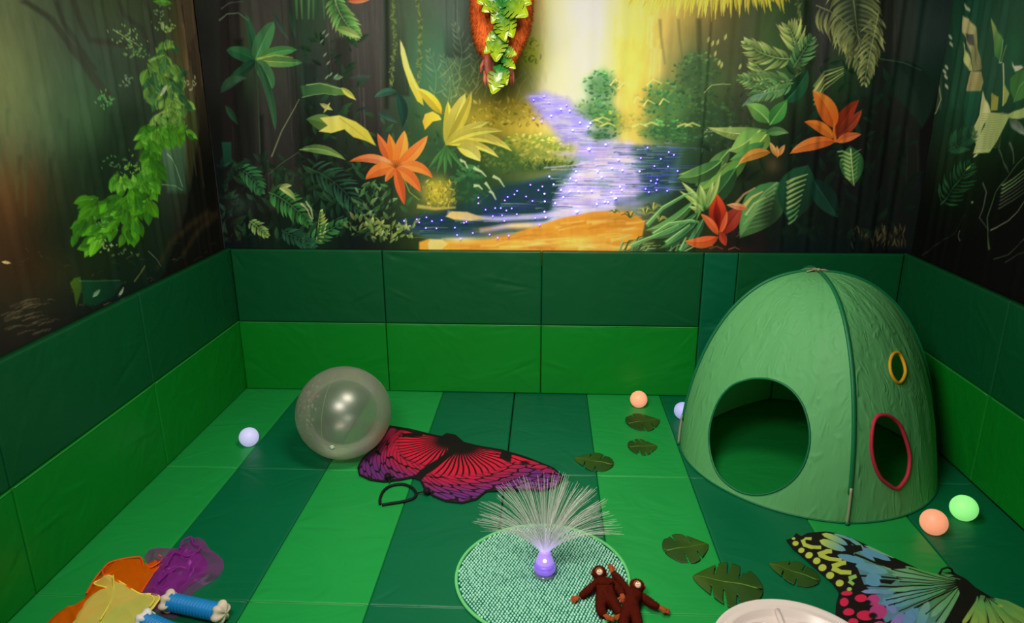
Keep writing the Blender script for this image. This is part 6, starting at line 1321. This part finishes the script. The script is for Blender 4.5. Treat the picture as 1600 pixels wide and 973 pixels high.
# ------------------------------------------------------------------ organza scarves
def organza(name, rgb, dens):
    t = NT(name); c = lin(rgb); tr = t.n('ShaderNodeBsdfTransparent'); tr.inputs['Color'].default_value = c4(1-(1-np.sqrt(np.clip(c, 0, 1)))*.35)
    d = t.n('ShaderNodeBsdfDiffuse'); d.inputs['Color'].default_value = c4(c); tl = t.n('ShaderNodeBsdfTranslucent'); tl.inputs['Color'].default_value = c4(c); g_ = t.n('ShaderNodeBsdfGlossy', i_Roughness=.35); g_.inputs['Color'].default_value = c4(np.clip(c*1.5+.05, 0, 1))
    m0 = t.n('ShaderNodeMixShader'); m0.inputs[0].default_value = .3; t.l(d.outputs[0], m0.inputs[1]); t.l(tl.outputs[0], m0.inputs[2]); m1 = t.n('ShaderNodeMixShader'); m1.inputs[0].default_value = .12; t.l(m0.outputs[0], m1.inputs[1]); t.l(g_.outputs[0], m1.inputs[2])
    lw = t.n('ShaderNodeLayerWeight', i_Blend=.35); f = t.n('ShaderNodeMath', operation='MULTIPLY_ADD'); f.inputs[1].default_value = .75; f.inputs[2].default_value = dens; f.use_clamp = True; t.l(lw.outputs['Facing'], f.inputs[0])
    m2 = t.n('ShaderNodeMixShader'); t.l(f.outputs[0], m2.inputs[0]); t.l(tr.outputs[0], m2.inputs[1]); t.l(m1.outputs[0], m2.inputs[2]); t.l(m2.outputs[0], t.out.inputs['Surface']); return t.m
def sheet(outline, hfun, mat, name, parent=None, ppm=260, org=(0, 0, 0), warp=None):
    pts = np.array([on_z(a, b, 0)[:2] for a, b in outline]); x0, y0 = pts.min(0)-.02; x1, y1 = pts.max(0)+.02
    K = Canvas(x0, x1, y0, y1, ppm, None); P0 = np.stack([(pts[:, 0]-x0)*ppm, (pts[:, 1]-y0)*ppm], 1)
    gx, gy = np.meshgrid(np.arange(K.W, dtype=float), np.arange(K.H, dtype=float)); ins = np.zeros(gx.shape, bool); d2 = np.full(gx.shape, 1e9); nx = np.zeros(gx.shape); ny = np.zeros(gx.shape); n = len(P0)
    for i in range(n):
        (ax_, ay_), (bx, by) = P0[i], P0[(i+1) % n]; dx, dy = bx-ax_, by-ay_
        if dy != 0: ins ^= ((ay_ > gy) != (by > gy)) & (gx < (dx*(gy-ay_)/dy+ax_))
        t = np.clip(((gx-ax_)*dx+(gy-ay_)*dy)/max(dx*dx+dy*dy, 1e-9), 0, 1); qx, qy = ax_+t*dx, ay_+t*dy; dd = (gx-qx)**2+(gy-qy)**2; m = dd < d2; d2[m] = dd[m]; nx[m] = qx[m]; ny[m] = qy[m]
    dist = np.sqrt(d2); near = (~ins) & (dist < 1.05); kv = ins | near; X, Y_ = K.X.copy(), K.Z.copy(); X[near] = x0+nx[near]/ppm; Y_[near] = y0+ny[near]/ppm
    e = np.where(ins, dist, 0)/ppm; h = hfun(X, Y_, e)
    if warp is not None:
        wx, wy = warp(X, Y_, e); X = X+wx; Y_ = Y_+wy
    keep = kv[:-1, :-1] & kv[1:, :-1] & kv[:-1, 1:] & kv[1:, 1:]
    P = np.stack([X-org[0], Y_-org[1], h-org[2]], -1)
    return fast_grid(name, P, None, mat, keep, parent=parent)
def ridged(X, Y_, fx, fy, seed, o=3): return 1-2*np.abs(vnoise(X*fx, Y_*fy, seed, o))
def hem_line(pts, zf, r, mat, parent, org, name='hem'):
    P = [on_z(a, b, 0) for a, b in pts]; P = cr([np.array(p) for p in P], len(P)*6); q = MB(); q.tube([(p[0]-org[0], p[1]-org[1], zf(p[0], p[1])-org[2]) for p in P], r, 6); return q.build(name, mat, parent)
PUR = [(234, 859), (247, 856), (262, 857), (280, 858), (288, 849), (298, 843), (310, 840), (320, 846), (328, 859), (340, 867), (349, 876), (350, 889), (342, 902), (330, 911), (316, 918), (304, 926), (296, 936), (290, 950), (286, 962), (272, 968), (256, 965), (245, 958), (232, 946), (222, 938), (216, 934), (222, 920), (232, 905), (240, 893), (230, 882), (225, 870)]
m_pur = organza('purple_organza', (170, 80, 170), .14); m_pur2 = organza('purple_organza_dense', (170, 56, 176), .36)
def hp(X, Y_, e): return .004+np.clip(e/.05, 0, 1)*(.030*(.5+.5*ridged(X, Y_, 10, 8, 3, 2))+.012*ridged(X+Y_*.6, Y_-X*.4, 14, 9, 5, 1))
def wp(X, Y_, e): return .030*np.clip(e/.04, 0, 1)*vnoise(X*13, Y_*13, 8, 2), .030*np.clip(e/.04, 0, 1)*vnoise(X*13, Y_*13, 18, 2)
og = on_z(290, 900, 0); ps = sheet(PUR, hp, m_pur, 'organza_scarf', org=og, warp=wp); ps.location = V(og); tag(ps, 'crumpled see-through purple scarf behind the blue ribbed roller', 'scarf', 'organza scarves in a heap')
inner = [(254, 878), (268, 868), (284, 868), (300, 862), (316, 868), (326, 882), (322, 898), (312, 908), (298, 916), (285, 928), (275, 940), (258, 958), (240, 950), (228, 936), (232, 918), (244, 902), (250, 890)]
s2 = sheet(inner, lambda X, Y_, e: .012+np.clip(e/.03, 0, 1)*(.040*(.5+.5*ridged(X*1.3, Y_, 11, 10, 13, 2))+.012*ridged(X, Y_, 18, 12, 15, 1)), m_pur2, 'gathered_fold', ps, org=og, warp=wp)
for pts, sd in (([(262, 900), (268, 888), (276, 878), (292, 884), (306, 880), (316, 872)], .058), ([(284, 870), (288, 858), (300, 852), (304, 862), (312, 866)], .05), ([(250, 924), (262, 912), (276, 904)], .055)):
    hem_line(pts, lambda x, y: sd, .006, m_pur2, ps, og, 'ruffle')
ORA = [(74, 974), (88, 960), (100, 952), (116, 946), (126, 942), (136, 930), (140, 918), (150, 906), (160, 897), (165, 888), (172, 882), (188, 877), (206, 874), (220, 874), (225, 884), (236, 879), (246, 873), (256, 880), (252, 888), (244, 896), (236, 906), (229, 918), (222, 930), (216, 936), (200, 940), (180, 950), (150, 975), (120, 1000), (80, 1005), (60, 990)]
m_ora = organza('orange_organza', (255, 112, 6), .58); m_orh = mat_simple('orange_hem', (236, 84, 20), .6, .3, .1)
def ho(X, Y_, e): return .005+np.clip(e/.04, 0, 1)*(.030*(.4+.6*ridged(X+.6*Y_, .35*(Y_-X), 9, 6, 23, 2))+.007*ridged(X+Y_, Y_-X, 14, 7, 25, 1))
og2 = on_z(190, 920, 0); os_ = sheet(ORA, ho, m_ora, 'organza_scarf', org=og2); os_.location = V(og2); tag(os_, 'bright orange organza scarf between the yellow and purple ones', 'scarf', 'organza scarves in a heap')
hem_line([(136, 930), (150, 906), (165, 888), (172, 882), (188, 877), (206, 874), (220, 874), (225, 886)], lambda x, y: .012, .0045, m_orh, os_, og2)
hem_line([(162, 896), (164, 906), (178, 902), (192, 896)], lambda x, y: .03, .004, m_orh, os_, og2); hem_line([(229, 888), (236, 894), (248, 888), (255, 880), (249, 874)], lambda x, y: .03, .004, m_orh, os_, og2); hem_line([(222, 930), (229, 918), (244, 896), (254, 886)], lambda x, y: .018, .004, m_orh, os_, og2)
YEL = [(149, 921), (160, 914), (172, 908), (184, 915), (198, 923), (210, 931), (222, 937), (236, 937), (248, 939), (251, 944), (246, 952), (240, 960), (230, 968), (215, 980), (190, 1000), (150, 1005), (112, 990), (120, 972), (128, 960), (136, 948), (146, 938), (158, 930), (168, 927)]
m_yl = organza('yellow_organza', (255, 244, 120), .52); m_ylh = mat_simple('yellow_hem', (236, 222, 80), .6, .3, .1)
def hy(X, Y_, e): return .032+np.clip(e/.03, 0, 1)*(.012+.020*ridged(X-.5*Y_, .4*(Y_+X), 7, 5, 33, 2)+.005*ridged(X+Y_, Y_-X, 12, 7, 35, 1))
og3 = on_z(190, 950, 0); ys = sheet(YEL, hy, m_yl, 'organza_scarf', org=og3); ys.location = V(og3); tag(ys, 'yellow organza scarf spread over the orange one', 'scarf', 'organza scarves in a heap')
hem_line([(168, 927), (149, 921), (160, 914), (172, 908), (184, 915), (198, 923), (210, 931), (222, 937), (236, 937), (248, 939), (251, 944), (246, 952), (240, 960), (230, 968)], lambda x, y: .034, .0042, m_ylh, ys, og3)
hem_line([(180, 914), (181, 930), (179, 950), (170, 968), (160, 985)], lambda x, y: .058, .0035, m_ylh, ys, og3); hem_line([(228, 940), (240, 944), (243, 950), (236, 960)], lambda x, y: .045, .0032, m_ylh, ys, og3)

# ------------------------------------------------------------------ ribbed rollers
m_blue = mat_simple('blue_ribbed_plastic', (22, 128, 196), .35, .5, .08, 10); m_knob = mat_simple('cream_rubber', (206, 192, 172), .6, .3, .08, 20, .15, 80); m_knob2 = mat_simple('white_rubber', (226, 222, 216), .5, .3, .05, 20)
def roller(pa, pb, label, kmat):
    a, b = V(on_z(pa[0], pa[1], .052)), V(on_z(pb[0], pb[1], .052)); d = (b-a); L = d.length; z = d.normalized(); x = z.cross(Vector((0, 0, 1))).normalized(); y = z.cross(x)
    t = empty('ribbed_roller', a); t.matrix_world = Matrix(((x.x, y.x, z.x, a.x), (x.y, y.y, z.y, a.y), (x.z, y.z, z.z, a.z+.0045), (0, 0, 0, 1))); tag(t, label, 'toy roller', 'blue ribbed rollers with white ends')
    n = 15; pf = []; z0, z1 = .012, L-.012
    for i in range(n*8+1): s = i/(n*8); pf.append((.0375+.0042*math.cos(2*PI*n*s), z0+(z1-z0)*s))
    q = MB(); q.lathe(pf, 40); q.build('ribbed_barrel', m_blue, t)
    for zz, sg in ((0, -1), (L, 1)):
        q = MB(); v = []; seg, rg = 60, 20
        for i in range(rg+1):
            th = PI*i/rg; rr = .050*math.sin(th)**.75; zc = zz+sg*(.004)+.026*math.cos(th)*sg
            for k in range(seg):
                an = 2*PI*k/seg; lob = 1+.085*math.cos(6*an)*math.sin(th)+.05*math.cos(an*3+1)*math.sin(th)**2; v.append((rr*lob*math.cos(an), rr*lob*math.sin(an), zc+sg*.004*math.cos(6*an)*math.sin(2*th)))
        f = [(i*seg+k, i*seg+(k+1) % seg, (i+1)*seg+(k+1) % seg, (i+1)*seg+k) for i in range(rg) for k in range(seg)]; q.add(v, f); q.build('knobbly_end', kmat, t)
    return t
roller((265, 941), (344, 958), 'blue ribbed roller with cream knobbly ends lying against the purple scarf', m_knob)
roller((227, 972), (300, 1004), 'second blue roller, only its white knobbly end showing below the yellow scarf', m_knob2)

# ------------------------------------------------------------------ hanging orangutan and leaf garland
OY = -.50
m_orf = mat_simple('rust_orange_fur', (232, 104, 44), .85, .15, .35, 14, .3, 120); m_leather = mat_simple('pinkish_brown_leatherette', (186, 96, 76), .5, .4, .15, 20, .3, 60)
oo = np.array(on_y(782, 0, OY)); oo[2] = 2.95
def O(a, b, y=OY): return on_y(a, b, y)-oo
J = {'pelvis': (O(786, -8), .15), 'belly': (O(786, -55), .165), 'chest': (O(786, -105), .15), 'neck': (O(786, -140), .07), 'head0': (O(786, -165), .085),
     'thl': (O(752, 20), .105), 'knl': (O(757, 58), .085), 'shl': (O(764, 84), .050), 'anl': (O(768, 97), .030),
     'thr': (O(816, 12), .105), 'knr': (O(812, 46), .075), 'shr': (O(803, 76), .048), 'anr': (O(798, 100), .028),
     'sll': (O(750, -125), .07), 'ell': (O(728, -175), .05), 'wrl': (O(745, -225), .035), 'slr': (O(822, -125), .07), 'elr': (O(846, -175), .05), 'wrr': (O(826, -225), .035)}
ou = skin_body('hanging_orangutan', J, [('pelvis', 'belly'), ('belly', 'chest'), ('chest', 'neck'), ('neck', 'head0'), ('pelvis', 'thl'), ('thl', 'knl'), ('knl', 'shl'), ('shl', 'anl'), ('pelvis', 'thr'), ('thr', 'knr'), ('knr', 'shr'), ('shr', 'anr'), ('chest', 'sll'), ('sll', 'ell'), ('ell', 'wrl'), ('chest', 'slr'), ('slr', 'elr'), ('elr', 'wrr')], m_orf, 'pelvis')
ou.location = V(oo); tag(ou, 'rust orange plush orangutan hanging down behind the leafy garland', 'soft toy')
fur(ou, 15000, .026, .0016, m_orf, 7, (0, 0, -1), 1.1)
fc = O(786, -168)
q = MB(); q.ball((fc[0], fc[1]-.05, fc[2]), .07, 20, 14, (1, .8, 1.1)); q.ball((fc[0], fc[1]-.10, fc[2]-.035), .045, 16, 12, (1.2, .8, .8)); q.build('face', m_leather, ou)
for s in (-1, 1):
    q = MB(); q.ball((fc[0]+s*.025, fc[1]-.108, fc[2]+.02), .008, 8, 6); q.build('eye', m_eye, ou)
def toy_foot(base, tip, name, w=.03):
    a, b = Vector([float(x) for x in base]), Vector([float(x) for x in tip]); d = b-a; L = d.length; d.normalize(); sd = Vector((1, 0, 0)); sd = (sd-d*sd.dot(d)).normalized(); q = MB()
    q.tube([a-d*.02, a+d*L*.2, a+d*L*.5, a+d*L*.68], [w*.75, w, w*.95, w*.6], 14, flat=.65)
    for k in range(4): o_ = sd*(k-1.5)*w*.5; q.tube([a+d*L*.5+o_, a+d*L*.8+o_*1.2+Vector((0, -.008, 0)), a+d*L*(.98+.05*(k in (1, 2)))+o_*1.1+Vector((0, -.004, 0))], [w*.32, w*.3, w*.2], 8)
    q.tube([a+d*L*.15-sd*w*.7, a+d*L*.35-sd*w*1.35, a+d*L*.55-sd*w*1.5], [w*.34, w*.3, w*.2], 8)
    return q.build(name, m_leather, ou)
toy_foot(O(763, 86, OY-.02), O(766, 134, OY-.03), 'foot', .036); toy_foot(O(797, 90, OY), O(796, 134, OY-.01), 'foot', .026)
toy_foot(O(745, -222), O(755, -262), 'hand', .03); toy_foot(O(826, -222), O(816, -262), 'hand', .03)
m_rope = mat_simple('hemp_rope', (120, 92, 60), .9, .1, .2, 60, .5, 300)
pt = on_y(786, -262, OY); q = MB(); q.tube([(pt[0]-.12, OY, CEIL-.0), (pt[0]-.10, OY, pt[2]-.01), (pt[0]+.10, OY, pt[2]-.01), (pt[0]+.12, OY, CEIL)], .008, 8); rp_ = q.build('hanging_rope', m_rope); tag(rp_, 'rope from the ceiling that the plush orangutan hangs on', 'rope')
# garland
GY = OY-.19
gar = empty('leaf_garland', V(on_y(787, -90, GY))); g0 = np.array(gar.location); tag(gar, 'artificial monstera leaf garland dangling in front of the plush orangutan', 'garland')
m_gleaf = leaf_mat('glossy_lime_leaf', (26, 104, 34), (150, 172, 16), .25); m_stem = mat_simple('green_garland_stem', (60, 110, 40), .5, .4, .15)
G = lambda a, b, y=GY: on_y(a, b, y)-g0
stem = cr([G(*p) for p in ((782, -140), (788, -90), (780, -40), (783, 5), (782, 30), (777, 50), (784, 72), (787, 92), (786, 108), (784, 120))], 60); q = MB(); q.tube(stem, .0036, 6); q.tube(cr([G(*p) for p in ((788, -90), (792, -30), (786, 10), (785, 40), (788, 70), (789, 98))], 30), .003, 6); q.build('stem', m_stem, gar)
top_ = on_y(782, -140, GY); q = MB(); q.tube([top_-g0, (top_[0]-g0[0], 0, CEIL-g0[2])], .0015, 5); q.build('hanging_thread', m_stem, gar)
lvs = [((782, 2), (752, 18), 1, -.3), ((776, -6), (744, 4), 1, .2), ((783, 8), (768, 38), 0, .4), ((786, 0), (826, 26), 1, -.2), ((788, -8), (832, 6), 0, .3), ((784, 18), (802, 60), 1, .5), ((780, 26), (790, 66), 2, -.5), ((779, 50), (758, 66), 2, .3), ((779, 50), (775, 98), 1, -.4), ((778, 62), (756, 84), 2, .5), ((786, 78), (808, 86), 1, -.5), ((787, 92), (806, 108), 2, .4), ((783, 106), (769, 148), 1, .1), ((786, 106), (792, 134), 2, -.6), ((780, -50), (752, -34), 1, .2), ((786, -60), (812, -44), 0, -.2), ((786, -84), (766, -64), 1, .2)]
lm = []
for v_, f_ in (monstera(4, .16, 11, wide=.62), monstera(4, .12, 12, wide=.70), monstera(3, .2, 13, wide=.58)):
    me = bpy.data.meshes.new('leaf'); me.from_pydata([(x, y, z) for x, y, z in v_], [], f_); me.update(); me.polygons.foreach_set('use_smooth', [True]*len(me.polygons)); me.materials.append(m_gleaf); lm.append(me)
rnd = random.Random(9)
for (a, b, k, ro) in lvs:
    yo = GY-rnd.uniform(.0, .05); P0, P1 = G(a[0], a[1]), G(b[0], b[1], yo-.02); o = bpy.data.objects.new('leaf', lm[k]); link(o, gar)
    a_, b_ = Vector([float(x) for x in P0]), Vector([float(x) for x in P1]); d = b_-a_; L = d.length; x = d.normalized(); zz = Vector((ro*.6, -1, .25)).normalized(); y = zz.cross(x).normalized(); zz = x.cross(y); L2 = L*.98
    o.matrix_local = Matrix(((x.x*L2, y.x*L2, zz.x*L2, a_.x), (x.y*L2, y.y*L2, zz.y*L2, a_.y), (x.z*L2, y.z*L2, zz.z*L2, a_.z), (0, 0, 0, 1)))

# ------------------------------------------------------------------ light of the room
def area(name, loc, size, power, col, target=None, spread=None):
    L = bpy.data.lights.new(name, 'AREA'); L.shape = 'RECTANGLE'; L.size, L.size_y = size; L.energy = power; L.color = col
    if spread: L.spread = math.radians(spread)
    o = bpy.data.objects.new(name, L); COL.objects.link(o); o.location = loc
    if target is not None: o.rotation_euler = (Vector(target)-Vector(loc)).to_track_quat('-Z', 'Y').to_euler()
    return o
area('ceiling_panel_light', (1.55, -4.3, CEIL-.08), (1.1, .9), 62, (1.0, .95, .86), (2.35, -1.3, .4), 105)
area('ceiling_panel_light', (2.3, -2.5, CEIL-.12), (1.0, .7), 72, (1.0, .93, .8), (2.3, -.8, .6), 160)
W = bpy.data.worlds.new('room_world'); S.world = W; W.use_nodes = True; W.node_tree.nodes['Background'].inputs[0].default_value = (.5, .55, .5, 1); W.node_tree.nodes['Background'].inputs[1].default_value = 0.05
S.view_settings.exposure = 0.07
